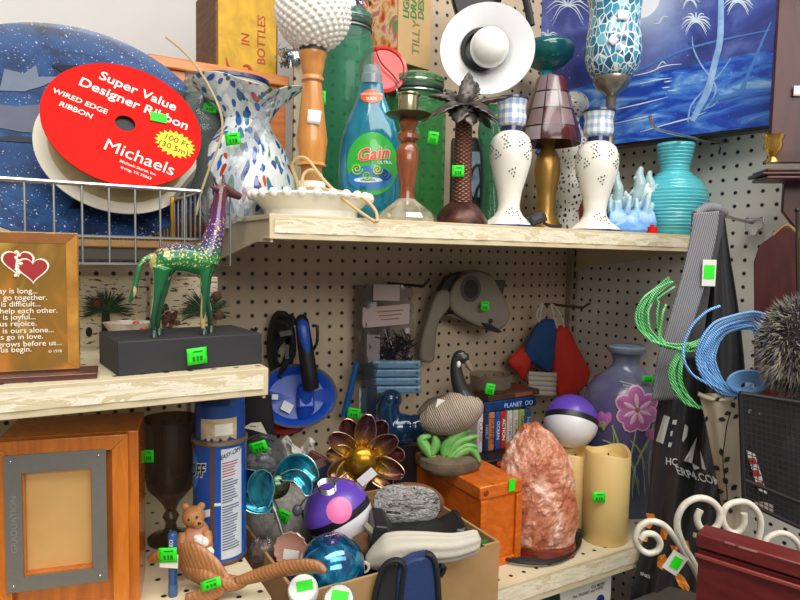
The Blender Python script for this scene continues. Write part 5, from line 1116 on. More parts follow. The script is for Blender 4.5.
candle(572,-.318,19.5,450,'cream pillar candle half hidden behind the salt lamp, under the toy ball')
# salt lamp
t=Th('salt_lamp','large rough pink orange salt crystal lamp on a dark base','lamp',541,y=-.352,z=ZR)
tm=NT('salt_crystal'); tm.set(.35,0,.15); co=tm.co(scale=(1,1,.7)); n=tm.noise(co,26,6,.62,.5); tm.base(tm.ramp(n,[(.34,'#9c5137'),(.46,'#b06a4c'),(.55,'#c18468'),(.63,'#d6ae9a'),(.72,'#e6d4ca')])); tm.bump(n,.6,.006); tm.b.inputs['Subsurface Weight'].default_value=.12; tm.b.inputs['Subsurface Scale'].default_value=.01
bm=bmesh.new(); rd=random.Random(12)
prof=[(28,10),(34,22),(38,44),(40,68),(40,90),(38,106),(31,118),(20,127),(7,135)]
V=[];seg=14
q=t.q
zb_=t.z(549); ztop=t.z(421); 
sil=[(549,506,574),(535,500,577),(515,497,578),(495,497.5,577),(475,498,576),(458,500,572),(444,507,563),(432,517,552),(424,527,540)]
m=t.mb(); rows=[]
for py,xl_,xr_ in sil:
    a,b=q(xl_,py),q(xr_,py); cx,rr,z=(a.x+b.x)/2,(b.x-a.x)/2,a.z
    rows.append([(cx+rr*cos(2*PI*j/seg)*(rd.uniform(.9,1.04) if abs(cos(2*PI*j/seg))<.95 else 1),rr*.85*sin(2*PI*j/seg)*rd.uniform(.82,1.08),z+rd.uniform(-4,4)) for j in range(seg)])
V=[p for r_ in rows for p in r_]; n_=len(rows)
m.add(V,[(i*seg+j,i*seg+(j+1)%seg,(i+1)*seg+(j+1)%seg) for i in range(n_-1) for j in range(seg)]+[(i*seg+j,(i+1)*seg+(j+1)%seg,(i+1)*seg+j) for i in range(n_-1) for j in range(seg)]+[tuple(range(seg-1,-1,-1)),tuple((n_-1)*seg+j for j in range(seg))])
o=m.build('crystal',tm.m,t,flat=True); qd=o.modifiers.new('c','SUBSURF'); qd.levels=qd.render_levels=1; qd=o.modifiers.new('u','SUBSURF'); qd.subdivision_type='SIMPLE'; qd.levels=qd.render_levels=2
tx=bpy.data.textures.new('rough','CLOUDS'); tx.noise_scale=.012; dm=o.modifiers.new('d','DISPLACE'); dm.texture=tx; dm.strength=.009; dm.texture_coords='LOCAL'
t.lathe('base',[(33,t.pb),(35,t.pb-2),(33,t.pb-10),(30,t.pb-11)],wood('#7a2f1c','#4a180e'),seg=40)
m=t.mb()
for i in range(3): m.tube([t.w(px,py+i*1.5,z=ZR+.004+i*.002) for px,py in ((508,546),(500,553),(515,558),(541,560),(562,556),(577,545),(580,536),(574,530))],1.8,8,n=6)
m.build('cord',BLACK,t)
m=t.mb(); m.box(q(576,535,-4),(9,8,13),m=RY(20)); m.build('cord_switch',BLACK,t,bevel=1.5)
# carton under shelf
t=Th('printed_carton','white printed carton with a dark green bag picture below the shelf','carton',560,600,y=-.405,rot=0,)
k=t.k; P=lambda px,py,dy=0:t.pl(px,py,dy)
a,b=P(500,640),P(612,570)
zt_=(ZR-.05-t.loc.z)/k
m=t.mb(); m.box(((a.x+b.x)/2,40,(zt_-160)/2),(b.x-a.x,80,zt_+160)); m.build('box',M('#e6e0d6',.6,n=.08),t,bevel=.6)
m=t.mb(); pp=[P(*p) for p in ((528,600),(530,588),(540,590),(542,584),(556,580),(559,590),(560,600))]; m.prism([(p.x,p.z) for p in pp],-.6,-.1); m.build('bag_picture',M('#1f3f34',.5,n=.2),t)
m=t.mb(); m.tube([P(538,590,-.7),P(542,584,-.7),P(550,582,-.7),P(553,588,-.7)],.8,6,n=4); m.build('bag_handle_picture',BLACK,t)
for tx_,px,py,cl in (('TAKE IT ANYWHERE',588,575,'#a23a2c'),('Carry & Protect TOOLS',590,580,'#333338'),('DO MORE',598,585,'#333338'),('Fits TRUNKS and VANS',588,592,'#333338')):
    c=P(px,py); m=t.mb(); m.text(tx_,4.4,lambda x,y:Vector((c.x+x,-.5,c.z+y)),.02); m.build('lettering',M(cl,.6),t,flat=True)
m=t.mb(); c=P(600,600); m.lathe([(0,0),(6,0),(6,.4),(0,.4)],24,m=TR(c.x,-.2,c.z)@FACE); m.build('round_logo',M('#2a3a86',.5),t)
# ------------------------------------------------------------------ cardboard box and its contents
BX0,BX1,BY0,BY1,BZ0,BZ1=-.873,-.573,-.45,-.2,ZR,1.1025
t=Th('cardboard_box','open brown cardboard box full of mixed ornaments on the bottom shelf','cardboard box',0,0,d=1,rot=0,loc=((BX0+BX1)/2,(BY0+BY1)/2,BZ0)); t.k=1
CBX=M('#a98558',.75,n=.18,ns=20,c2='#98764b'); CBI=M('#b8946a',.8,n=.15,ns=20)
w,dp,hh=BX1-BX0,BY1-BY0,BZ1-BZ0; th=.004
for nm,c,s_ in (('front_wall',(0,-dp/2+th/2,hh/2),(w,th,hh)),('back_wall',(0,dp/2-th/2,hh/2),(w,th,hh)),('side_wall',(-w/2+th/2,0,hh/2),(th,dp-2*th,hh)),('side_wall',(w/2-th/2,0,hh/2),(th,dp-2*th,hh)),('bottom',(0,0,.003),(w-.01,dp-.01,.004))):
    m=MB(); m.box(c,s_); m.build(nm,CBX,t,bevel=.0012)
t=Th('black_cloth','dark crumpled cloth lining the bottom of the cardboard box','cloth',0,0,d=1,rot=0,loc=((BX0+BX1)/2,(BY0+BY1)/2,BZ0+.006)); t.k=1
rd=random.Random(8); m=MB(); m.sheet(lambda u,v:((u-.5)*(w-.014),(v-.5)*(dp-.014),.02+rd.uniform(0,.022)),22,18); m.build('folds',M('#1a1a1f',.85,n=.3),t); m=MB(); m.box((0,0,.008),(w-.016,dp-.016,.014)); m.build('underside',M('#1a1a1f',.85,n=.3),t)
# ornaments
t=Th('toy_ball','purple and white toy ball with a pink spot sitting in the cardboard box','ball',338,513,d=.9)
ball2(t,34,(-.46,.06,.88),[((.12,-.88,.46),12.5)])
t=Th('wire_spring','loose coil of silver wire resting on the purple toy ball','spring',327,487,d=.86)
m=t.mb()
for i in range(5): m.tube([(9*cos(a*PI/12),5*sin(a*PI/12)-i,4.5*sin(a*PI/12)+i*1.5-2) for a in range(24)],.7,6,closed=True)
m.tube([(-6,0,-2),(-20,-4,-10),(-28,-4,-22)],.8,6,n=4); m.tube([(8,0,4),(20,2,14)],.8,6); m.build('coil',CHROME,t); m=t.mb(); m.ball((-29,-4,-23),(5,4,6),seg=14,rings=10); m.build('end_bead',M('#4a4c55',.3,n=.2),t)
t=Th('foil_pouch','oval silver foil pouch with clear edge lying in the cardboard box','pouch',407,504,d=.9)
tm=NT('foil'); tm.set(.25,.4); n=tm.noise(tm.co(scale=(1,1,4.5)),60,6,.7,1.2); tm.base(tm.ramp(n,[(.38,'#34322f'),(.46,'#a8a5a0'),(.53,'#f4f2ee'),(.6,'#8f8c88'),(.68,'#ffffff')])); tm.bump(n,1.,.012); FOIL=tm.m  # bright and dark crinkle reflections are mixed into the foil colour
m=t.mb(); rd=random.Random(2)
def fn(u,v):
    a=2*PI*u; e=.85; r=v; x=33*r*(abs(cos(a))**.8)*(1 if cos(a)>0 else -1); z=19.5*r*(abs(sin(a))**.8)*(1 if sin(a)>0 else -1); return (x,-9*(1-r**3)+rd.uniform(-.9,.9),z)
m.sheet(fn,56,14,closeu=True,m=RY(2)@RX(-12)); m.build('foil_face',FOIL,t,ang=12)
m=t.mb(); m.ball((2,6,-1),(36,10,21)); m.build('film_wrap',M('#6d4a38',.25,n=.4,ns=30,coat=.3),t)
t=Th('plastic_tray','black shallow plastic tray wedged in the box under the foil pouch','tray',415,531,d=.86)
m=t.mb(); m.prism([(-48,-8),(44,-6),(50,8),(46,11),(30,2),(-20,-2),(-30,14),(-42,16)],-20,26,m=RZ(8)); m.build('tray',M('#17171b',.4,n=.2),t,bevel=1.5)
m=t.mb(); m.tube([(-50,-18,14),(-36,-20,2),(-26,-20,-8)],3.4,8); m.build('pale_strip',M('#7d786c',.6),t)
m=t.mb(); m.tube([(40,-22,12),(49,-20,9),(52,-14,5)],1.1,6,n=4); m.build('shiny_edge',M('#8d9097',.2,.6),t)
t=Th('cloth_pouch','white ribbed cloth pouch with a metal eyelet lying across the box','pouch',420,560,d=.82)
m=t.mb(); P=smooth_path([t.q(*p) for p in ((366,561,2),(378,556,0),(398,550,-2),(425,548,-2),(455,547,2),(481,540,8))],6); N=len(P)
def fn(u,v):
    i=int(v*(N-1)); p=P[i]; q_=v; r=(5+14*min(1,q_*3.5)-8*max(0,q_-.3)*1.4)*(1 if q_<.93 else math.sqrt(max(.02,1-((q_-.93)/.07)**2)))*(1+.05*sin(u*2*PI*9)*min(1,q_*2)); a=2*PI*u; return (p.x-.35*r*cos(a)*.3,p.y+r*.7*sin(a),p.z+r*cos(a))
m.sheet(fn,64,N,closeu=True); m.build('pouch',M('#bdb6a7',.8,n=.2,ns=25,bump=.15),t)
m=t.mb(); c=t.q(364,567,-6); m.lathe([(2.6,-1),(6,-1),(6,1),(2.6,1)],20,m=TR(c)@FACE,capb=False,capt=False); m.build('eyelet_tab',M('#d8d4c8',.4),t)
m=t.mb(); c=t.q(364,567,-6.5); m.lathe([(2,-.6),(3.6,-.6),(3.6,.8),(2,.8)],20,m=TR(c)@FACE,capb=False,capt=False); m.build('metal_eyelet',CHROME,t)
t=Th('artificial_leaf','glossy green plastic leaf tucked into the corner of the cardboard box','leaf',468,540,d=.84)
for a,L in ((20,22),(160,20),(-20,18),(70,10)):
    m=t.mb(); ca,sa=cos(rad(a)),sin(rad(a)); m.sheet(lambda u,v:(ca*L*v-sa*(u-.5)*9*sin(PI*v),-2-4*sin(PI*v),sa*L*v*.5+ca*(u-.5)*9*sin(PI*v)*.6-v*2),5,8); m.build('blade',M('#2f6a2c',.35,n=.4),t)
t=Th('glass_float','turquoise blue shiny glass ball ornament inside the cardboard box','glass ball',332,567,d=.8)
tm=NT('blue_mercury'); tm.set(.1,.6,1.); n=tm.noise(tm.co(),26,5,.6,1.5); tm.base(tm.ramp(n,[(.32,'#082a4a'),(.48,'#0a5a88'),(.6,'#1280ac'),(.75,'#3aaec4')])); tm.bump(n,.15,.002)
m=t.mb(); m.ball((0,0,0),33,seg=40,rings=24); m.build('ball',tm.m,t); m=t.mb(); m.lathe([(9,30),(8,33),(5,36),(0,36)],20,m=RX(12)); m.build('neck_cap',M('#2a2f6a',.2,.3,coat=.4),t)
for a in (20,75,140):
    m=t.mb(); m.tube([RX(12)@Vector((-6*cos(rad(a)),-6*sin(rad(a)),37)),RX(12)@Vector((6*cos(rad(a)),6*sin(rad(a)),37.5))],.7,5); m.build('wire_loop',CHROME,t)
t=Th('stone_ball','rough pale grey stone ball with green price sticker behind the bird wing','stone ball',283,522,d=.97)
m=t.mb(); m.ball((0,0,0),38,seg=36,rings=22); m.build('ball',M('#8f8c84',.85,n=.6,ns=150,c2='#6c6a64',bump=.4,bs=300),t); t.sticker(283,516,-38,13,13,25,tilt=10)
m=t.mb(); m.ball((26,-22,18),(5,5,5),seg=14,rings=8); m.build('dark_hole',M('#2c2b2a',.7),t)
# teal metal flower
t=Th('metal_flower','teal and gold metal flower on a thin steel stem beside the aerosol can','metal flower',275,480,d=.86)
tm=NT('teal_metal'); tm.set(.22,.7,.3); n=tm.noise(tm.co(),22,3,.5,.5); tm.base(tm.ramp(n,[(.3,'#0b3b4c'),(.48,'#14708f'),(.6,'#2f9db2'),(.72,'#7a7a3a')])); TM_=tm.m
def mpetal(t,pts,w,mat,dy0,dy1,cup=5,nm='petal',rim=None):
    m=t.mb(); P=smooth_path([t.q(p[0],p[1],dy0+(dy1-dy0)*i/(len(pts)-1)) for i,p in enumerate(pts)],6); N=len(P); E=[]
    def fn(u,v):
        i=int(v*(N-1)); p=P[i]; d=(P[min(i+1,N-1)]-P[max(i-1,0)]).normalized(); nn=Vector((-d.z,0,d.x)).normalized(); ww=w*sin(PI*(.1+.85*v**1.15))**.75; s=(u-.5)*2
        return p+nn*s*ww+Vector((0,cup*(1-s*s)-cup,0))
    m.sheet(fn,9,N); o=m.build(nm,mat,t,solid=.8)
    if rim:
        b=t.mb(); b.tube([fn(0,j/(N-1)) for j in range(N)]+[fn(1,j/(N-1)) for j in range(N-1,-1,-1)],.55,5); b.build('petal_edge',rim,o)
RIMT=M('#8fc2c9',.25,.8)
m=t.mb(); m.ball(t.q(275,485),(15,12,14)); m.build('flower_centre',M('#7a7433',.22,.85,n=.5,ns=30,c2='#2f5a50'),t)
for pts,w,a,b in ((((276,494),(262,490),(250,480),(242,470)),15,0,-6),(((264,506),(262,494),(263,480),(268,470)),13,-14,-18),(((272,500),(264,504),(250,500),(243,490)),9,-8,-14),(((278,480),(290,466),(304,464),(317,478)),11,-4,-8),(((282,476),(296,474),(306,482),(308,494)),7,-10,-14),(((278,474),(286,464),(298,461),(308,466)),6,4,2)): mpetal(t,pts,w,TM_,a,b,4,'petal',RIMT)
m=t.mb(); m.tube([t.q(273,505,0),t.q(279,522,-4),t.q(286,545,-8)],2,10); m.tube([t.q(270,500,0),t.q(275,511,-2)],4.4,12); m.build('stem',STEEL,t)
t=Th('metal_flower','large bronze and gold metal flower standing in the box behind the toy ball','metal flower',362,460,d=.97)
tm=NT('bronze_petal'); tm.set(.27,.75,.2); n=tm.noise(tm.co(),16,3); g=tm.n('ShaderNodeTexCoord'); s=tm.n('ShaderNodeSeparateXYZ'); tm.l(g.outputs['Object'],s.inputs[0]); rr=tm.math('SQRT',tm.math('ADD',tm.math('POWER',tm.math('ABSOLUTE',s.outputs[0]),2.),tm.math('POWER',tm.math('ABSOLUTE',s.outputs[2]),2.))); f=tm.math('ADD',tm.math('DIVIDE',rr,46*t.k),tm.math('MULTIPLY',tm.math('SUBTRACT',n,.5),.5)); tm.base(tm.ramp(f,[(.35,'#b08a2c'),(.6,'#8f6a3a'),(.75,'#6d3f3a'),(1,'#5a3236')]))
RIMB=M('#c99f86',.25,.9)
for i,(a,L) in enumerate(((205,36),(168,36),(140,41),(112,45),(82,47),(60,46),(34,42),(10,43),(-18,44),(-40,38),(-140,30),(-100,30))):
    ex,ey=362+L*cos(rad(a)),460-L*sin(rad(a)); mx,my=362+.55*L*cos(rad(a)),460-.55*L*sin(rad(a))-2; mpetal(t,((362+8*cos(rad(a)),460-8*sin(rad(a))),(mx,my),(ex,ey)),10.5,tm.m,0+(i%2)*4,-12+(i%2)*5,5,'petal',RIMB)
m=t.mb(); m.ball((0,-8,0),(17,11,17)); m.build('flower_centre',M('#c0912a',.25,.85,n=.5,ns=30,c2='#7a5518'),t)
m=t.mb(); m.tube([(-2,2,-8),(-4,4,-60)],2.4,8); m.build('stem',STEEL,t)
m=t.mb(); c=t.q(367,477,-24); m.box(c,(19,.5,9),m=RY(-42)); m.build('paper_tag',M('#d9d6d2',.6),t)
# glass bauble, paper, boxes, dishes
t=Th('glass_bauble','clear glass bauble with frosted bits and green sticker behind the teal metal flower','bauble',262,459,d=.97)
m=t.mb(); m.ball((0,0,0),(25,25,25),seg=32,rings=20); m.build('globe',glass('#c9ccd0',.72,.06),t)
m=t.mb(); rd=random.Random(6)
for i in range(20): c=Vector((rd.uniform(-14,14),rd.uniform(-8,8),rd.uniform(-18,4))); m.ball(c,(5,4,4),seg=6,rings=4)
m.build('frosted_filling',M('#b5b3ae',.4,n=.3),t,flat=True,kind='stuff')
m=t.mb(); m.tube([(-14,-10,20),(0,-12,27),(16,-8,22)],1.,6,n=4); m.build('wire_handle',CHROME,t)
t.sticker(259,447,-24,16,12,-18,tilt=15)
t=Th('crumpled_paper','crumpled white tissue paper behind the teal metal flower','tissue paper',298,466,d=1.0)
m=t.mb(); rd=random.Random(11); m.sheet(lambda u,v:((u-.5)*(34-10*v)+rd.uniform(-2,2),4*sin(u*12)+rd.uniform(-3,3),24-56*v+rd.uniform(-2,2)+6*sin(u*9)),12,14); m.build('sheet',M('#c2bcb4',.8,n=.2),t,solid=.4,ang=15)
t=Th('paper_scrap','small cream torn paper tag stuck up beside the aerosol can','paper',257,430,d=.93)
m=t.mb(); m.prism([(-14,2),(-4,0),(10,-4),(4,8),(-6,7)],-.3,.3); m.build('scrap',M('#c9bfae',.7),t); m=t.mb(); m.box((-4,-.5,4),(6,.3,.8)); m.build('printed_line',M('#6d645a',.7),t)
t=Th('picture_board','dark reddish wooden picture frame corner leaning in the box behind the toy ball','frame',318,478,d=.99)
m=t.mb(); m.box((0,0,0),(40,5,44),m=RY(28)); m.build('frame_board',M('#5a2c22',.5,n=.4),t,bevel=1); m=t.mb(); m.box((4,-4,2),(12,2,34),m=RY(28)); m.build('inner_edge',M('#23304f',.5,n=.3),t); m=t.mb(); m.box((-6,-4,12),(30,3,8),m=RY(-28)); m.build('pink_edge',M('#7d5450',.5,n=.3),t)
t=Th('dried_coconut','rough brown fibrous ball piece peeking out beneath the foil pouch','ornament',366,545,d=.86)
m=t.mb(); m.ball((0,0,0),(16,14,12),seg=20,rings=12); m.build('shell',M('#6a4a30',.9,n=.6,ns=100,bump=.6),t); m=t.mb(); m.ball((-6,-12,-3),(5,3,4),seg=10,rings=8); m.build('dark_eye',M('#2a1c14',.9),t)
t=Th('glass_dish','pink glass dish with beaded rim and white price tag standing in the box','dish',291,549,d=.83)
m=t.mb(); m.lathe([(0,-4),(9,-4),(15,1),(17,3),(16,4),(9,-1),(0,-1)],36,m=RY(-10)@RX(75),wob=lambda r,z,a,i:(r*(1+(.05*sin(14*a) if r>12 else 0)),0)); m.build('dish',M('#b58a78',.15,.2,n=.4,ns=40,coat=.5),t)
m=t.mb(); c=t.q(291,555,-12); m.box(c,(15,.5,10),m=RY(8)); m.build('paper_tag',M('#dddcdc',.6),t)
t=Th('wrapped_candy_dish','small copper tinted ornament in crinkled cellophane beside the pink dish','ornament',263,552,d=.85)
m=t.mb(); m.ball((0,0,0),(13,10,11),seg=16,rings=10); m.build('ornament',M('#7a5648',.25,.4,n=.6,ns=60),t); m=t.mb(); rd=random.Random(21); m.sheet(lambda u,v:((13+3*rd.random())*cos(2*PI*u)*sin(PI*(.1+.8*v)),-(11+3*rd.random())*sin(2*PI*u)*sin(PI*(.1+.8*v)),15*cos(PI*(.1+.8*v))+rd.uniform(-2,2)),20,10,closeu=True); m.build('cellophane',glass('#d8d2d0',.7,.08),t,ang=8)
for i in range(1):
    m=t.mb(); m.tube([(14,-2,-8),(22,-2,-20),(26,0,-34)],[3,2,2],8,n=3); m.build('twisted_end',glass('#cfc9c9',.6,.1),t)
t=Th('jar_lid','round white plastic jar lid with green sticker by the front of the cardboard box','lid',303,590,d=.735)
m=t.mb(); m.lathe([(14,-8),(15,-7),(15,3),(13.5,5),(0,5)],36,m=RX(38)); m.build('lid',M('#dddcd6',.4,n=.06),t)
m=t.mb(); m.box((0,0,0),(16,10,.5),m=RX(38)@TR(2,2,5.6)@RZ(14)); m.build('price_sticker',STK,t)
t=Th('jar_lid','clear grey jar lid with green sticker at the inner front edge of the box','lid',339,601,d=.72)
m=t.mb(); m.lathe([(15,-8),(16,-7),(16,3),(14,5),(0,5)],36,m=RX(40)); m.build('lid',M('#8b8a82',.2,.3,n=.2,coat=.4),t)
m=t.mb(); m.box((0,0,0),(17,10,.5),m=RX(40)@TR(1,3,5.6)@RZ(-6)); m.build('price_sticker',STK,t)
t=Th('silver_rod','short clear plastic rod standing inside the cardboard box by the white lid','rod',289,586,d=.78)
m=t.mb(); m.tube([(0,0,24),(1,0,0),(2,0,-20)],2.2,10); m.build('shaft',glass('#a9adb5',.5,.05),t)
# navy pouch
t=Th('nylon_pouch','navy blue nylon pouch with black binding hanging over the box front edge','pouch',405,600,y=-.468)
NV=M('#1f3766',.6,n=.2,bump=.15); q=t.q
m=t.mb(); edge=[(395,566),(402,560),(415,555),(427,552),(433,556),(436,570),(438,590),(440,640)]
P=smooth_path([q(*p) for p in edge],5); N=len(P)
m.sheet(lambda u,v:(lambda p:Vector((q(396,566).x*(1-v)*.0+p.x,p.y+4-26*u+0,p.z)))(P[int(v*(N-1))]),6,N) if False else None
m.prism([(q(a,b).x,q(a,b).z) for a,b in ((393,640),(396,600),(397,572),(400,562),(412,556),(426,553),(432,557),(435,572),(437,600),(440,640))],-8,10); m.build('front_panel',NV,t,bevel=2.4)
def band(pts,r,nm,mat=BLACK,dy=-8):
    m=t.mb(); m.tube([q(a,b,dy) for a,b in pts],r,8,n=4,flat=.7); m.build(nm,mat,t)
band(((371,640),(374,600),(380,575),(386,564),(397,560),(404,566),(402,585),(400,610),(400,640)),3.8,'black_binding',M('#161719',.7,n=.2))
band(((426,553),(433,557),(437,572),(439,600),(441,640)),4,'black_binding',M('#161719',.7,n=.2))
m=t.mb(); m.prism([(q(a,b).x,q(a,b).z) for a,b in ((372,640),(376,600),(382,576),(388,566),(396,563),(400,570),(398,600),(398,640))],-4,8); m.build('open_side',M('#232526',.9,n=.2),t,bevel=1)
m=t.mb(); m.tube([q(440,566,0),q(444,568,2),q(440,576,2)],3,8,n=3); m.build('strap_end',BLACK,t)
# ------------------------------------------------------------------ right side
t=Th('tote_bag','black satin tote bag with white and orange print hanging from a grey strap','bag',690,420,d=1.04)
q=t.q
LE=[(692,212),(690,240),(680,290),(668,340),(660,390),(655,430),(650,480),(645,530),(636,570),(622,640)]
RE=[(724,212),(729,250),(737,300),(742,340),(745,380),(742,430),(735,480),(728,530),(722,580),(720,640)]
L_=smooth_path([Vector((a,b,0)) for a,b in LE],6); R_=smooth_path([Vector((a,b,0)) for a,b in RE],6); N=min(len(L_),len(R_))
def bagp(u,j,push=0):
    a,b=L_[j],R_[j]; x=a.x+(b.x-a.x)*u; y=a.y+(b.y-a.y)*u; v=j/(N-1)
    fold=5.5*sin(u*15+1.2*sin(v*5)+v*2.)*(.5+.5*min(1,v*2))+3*sin(u*27+v*4); return q(x,y,fold-4*sin(PI*u)-push)
m=t.mb(); m.sheet(lambda u,v:bagp(u,int(round(v*(N-1)))),44,N); m.build('body',M('#2b2b2d',.42,n=.2,ns=10),t,solid=.8)
def bagd(px,py,push=1.2):
    best=min(range(N),key=lambda j:abs((L_[j].y+R_[j].y)/2-py)); a,b=L_[best],R_[best]; u=(px-a.x)/(b.x-a.x); v=best/(N-1); fold=5.5*sin(u*15+1.2*sin(v*5)+v*2.)*(.5+.5*min(1,v*2))+3*sin(u*27+v*4); return q(px,py,fold-4*sin(PI*u)-push)
GS=M('#6b6b6d',.7,n=.3,ns=120); 
tm=NT('webbing'); tm.set(.75); wv=tm.n('ShaderNodeTexWave'); wv.inputs['Scale'].default_value=110; tm.l(tm.co(rot=(0,.3,0)),wv.inputs['Vector']); tm.base(tm.mix(wv.outputs[1],'#55555a','#909096')); tm.bump(wv.outputs[1],.4,.001); GS=tm.m
def strap(pts,w,dy,nm,mat):
    m=t.mb(); P=smooth_path([Vector((a,b,0)) for a,b in pts],6); M_=len(P)
    def fn(u,v):
        p=P[int(v*(M_-1))]; return q(p.x+(u-.5)*w,p.y-(u-.5)*2,dy+2*cos((u-.5)*PI))
    m.sheet(fn,7,M_); m.build(nm,mat,t,solid=1.2)
strap(((706,212),(704,232),(698,262),(690,292),(680,325),(670,360),(665,400)),26,-20,'strap',GS)
strap(((716,213),(712,240),(703,280),(697,320),(692,360)),18,-11,'strap',M('#3c3c3f',.7,n=.3))
m=t.mb(); m.tube([q(695,214,-16),q(706,208,-8),q(718,209,-4),q(726,214,0)],[3,5,5,3],10,n=4); m.build('strap_fold',GS,t)
WB=M('#c9c9c6',.6,n=.08); OR=M('#d9822b',.6,n=.1)
def dec(nm,pts,mat,push=2.2):
    m=t.mb(); n_=len(pts); cx=sum(p[0] for p in pts)/n_; cy=sum(p[1] for p in pts)/n_
    V=[bagd(cx,cy,push)]+[bagd(a,b,push) for a,b in pts]; m.add(V,[(0,1+i,1+(i+1)%n_) for i in range(n_)]); m.build(nm,mat,t,flat=True,solid=.3)
def den(pts,k=4): 
    o=[]
    for i in range(len(pts)):
        a,b=pts[i],pts[(i+1)%len(pts)]
        for j in range(k): o.append((a[0]+(b[0]-a[0])*j/k,a[1]+(b[1]-a[1])*j/k))
    return o
for pts in (((664,415),(670,417),(663,444),(656,441)),((673,420),(677,420),(676,425),(672,424)),((671,431),(673,431),(672,436),(670,436)),((669,442),(672,443),(671,447),(668,447)),((685,424),(688,427),(687,436),(683,442),(682,440)),((697,437),(692,463),(684,461)),((692,463),(700,468),(694,470)),((700,450),(706,470),(702,469))): dec('white_print',den(pts),WB)
m=t.mb(); m.text('HC',10,lambda x,y:bagd(671.5+x,462-y+x*.1,2.4),.03,sx=.85); m.build('lettering',WB,t,flat=True,solid=.3)
m=t.mb(); m.text('ERP4.COM',12,lambda x,y:bagd(676+x-y*.35,470-y+x*.36-max(0,x-14)*.12,2.6),.03,sx=.8,ax='LEFT'); m.build('lettering',WB,t,flat=True,solid=.3)
m=t.mb(); m.text('shall',5.5,lambda x,y:bagd(645+x,575-y+x*.45,2.4),.02); m.build('lettering',WB,t,flat=True,solid=.3)
for pts in (((646,513),(654,514),(656,519),(648,521)),((648,521),(653,524),(650,529),(645,527)),((661,528),(668,532),(666,540),(660,538)),((658,556),(665,554),(668,562),(662,570),(657,566)),((670,545),(678,547),(677,552),(672,551)),((677,572),(684,577),(690,588),(688,593),(679,586),(675,577)),((642,536),(648,537),(647,542),(641,541)),((682,540),(688,541),(690,549),(684,548))): dec('orange_print',den(pts),OR)
m=t.mb(); c=q(709,273,-22); m.box(c,(13,.6,25)); tg=m.build('swing_tag',M('#d9d7d2',.6),t,bevel=.2); m=t.mb(); m.box(c+Vector((0,-.6,1)),(10,.4,13)); m.build('price_sticker',STK,tg)
# floral bag
t=Th('floral_bag','cream cloth wrap with black leaf print standing beside the black tote','cloth bag',724,450,d=.96)
q=t.q; LE=[(699,394),(705,420),(711,450),(717,480),(722,512),(724,560)]; RE=[(738,392),(742,420),(744,450),(743,480),(741,512),(738,560)]
L2=smooth_path([Vector((a,b,0)) for a,b in LE],5); R2=smooth_path([Vector((a,b,0)) for a,b in RE],5); N2=len(L2)
def fb(u,j,push=0): a,b=L2[j],R2[j]; return q(a.x+(b.x-a.x)*u,a.y+(b.y-a.y)*u,-10*sin(PI*u)+2.5*sin(u*11+j*.1)-push)
m=t.mb(); m.sheet(lambda u,v:fb(u,int(round(v*(N2-1)))),24,N2); m.build('cloth',M('#b8ab94',.8,n=.2,ns=20),t,solid=.6)
m=t.mb(); m.tube([q(699,394,0),q(708,398,-8),q(720,400,-11),q(731,397,-8),q(738,392,0)],2.2,8,n=4); m.build('folded_rim',M('#c2b49a',.8,n=.2),t)
rd=random.Random(5); LB=M('#1d1a18',.7)
def leafd(px,py,ang,L,w):
    m=t.mb(); ca,sa=cos(rad(ang)),sin(rad(ang))
    def fn(u,v):
        x=px+ca*L*v-sa*(u-.5)*2*w*sin(PI*v); y=py-sa*L*v-ca*(u-.5)*2*w*sin(PI*v); j=min(range(N2),key=lambda j:abs(L2[j].y-y)); uu=(x-L2[j].x)/(R2[j].x-L2[j].x); return q(x,y,-10*sin(PI*min(1,max(0,uu)))+2.5*sin(uu*11+j*.1)-1.2)
    m.sheet(fn,5,7); m.build('printed_leaf',LB,t)
for px,py,a,L,w in ((722,398,200,8,2),(734,400,60,7,2),(735,408,120,7,2.4),(731,412,200,7,2.2),(726,420,170,8,2.2),(733,418,30,7,2),(707,416,260,6,1.6),(722,456,100,8,2.6),(724,462,40,8,2.6),(720,470,150,8,2.6),(724,474,60,8,2.6),(728,484,130,8,2.8),(731,490,40,8,2.8),(724,492,170,8,2.6),(727,500,230,7,2.4),(733,500,20,7,2.4),(718,500,160,7,2.2),(730,508,280,6,2.2),(716,507,200,6,2)): leafd(px,py,a,L,w)
m=t.mb(); P=[(731,412),(727,425),(725,440),(723,456),(724,474),(727,490),(727,505)]; m.tube([q(a,b,-12.5) for a,b in P],.5,5,n=4); m.build('printed_stem',LB,t)
# cords
def cordmat(a,b):
    tm=NT('braided_cord'); tm.set(.4); wv=tm.n('ShaderNodeTexWave'); wv.inputs['Scale'].default_value=110; wv.inputs['Distortion'].default_value=3; tm.l(tm.co(rot=(.3,.7,.2)),wv.inputs['Vector']); tm.base(tm.mix(tm.math('GREATER_THAN',wv.outputs[1],.62),a,b)); return tm.m
t=Th('green_cord','bundle of bright green braided cord loops hanging in front of the tote','cord',668,350,d=.96)
q=t.q; CG=cordmat('#178035','#8fe096'); rd=random.Random(3)
for i in range(8):
    o=i*2.4; j=lambda s=1.6:rd.uniform(-s,s)
    base=[(669+i*.9,278+j()+i*1.1),(656+i*.3,288+j()+i*1.3),(643+i*2.2,299+j()+i*.8),(636+i*3.,314+j()),(639+i*2.7,328+j(2)),(651+i*1.6,342+j(2)-i*.6),(672,349+j(2)-i*.5),(692,350+j(2)-i),(708,342+j(2)-i*1.)]
    if i in (5,6): base=base[3:]; base=[(660+i,306+j()),(662,316+j())]+base[2:]
    m=t.mb(); m.tube([q(a,b,-6+i*1.2+j(3)) for a,b in base],1.25,7,n=6); m.build('strand',CG,t)
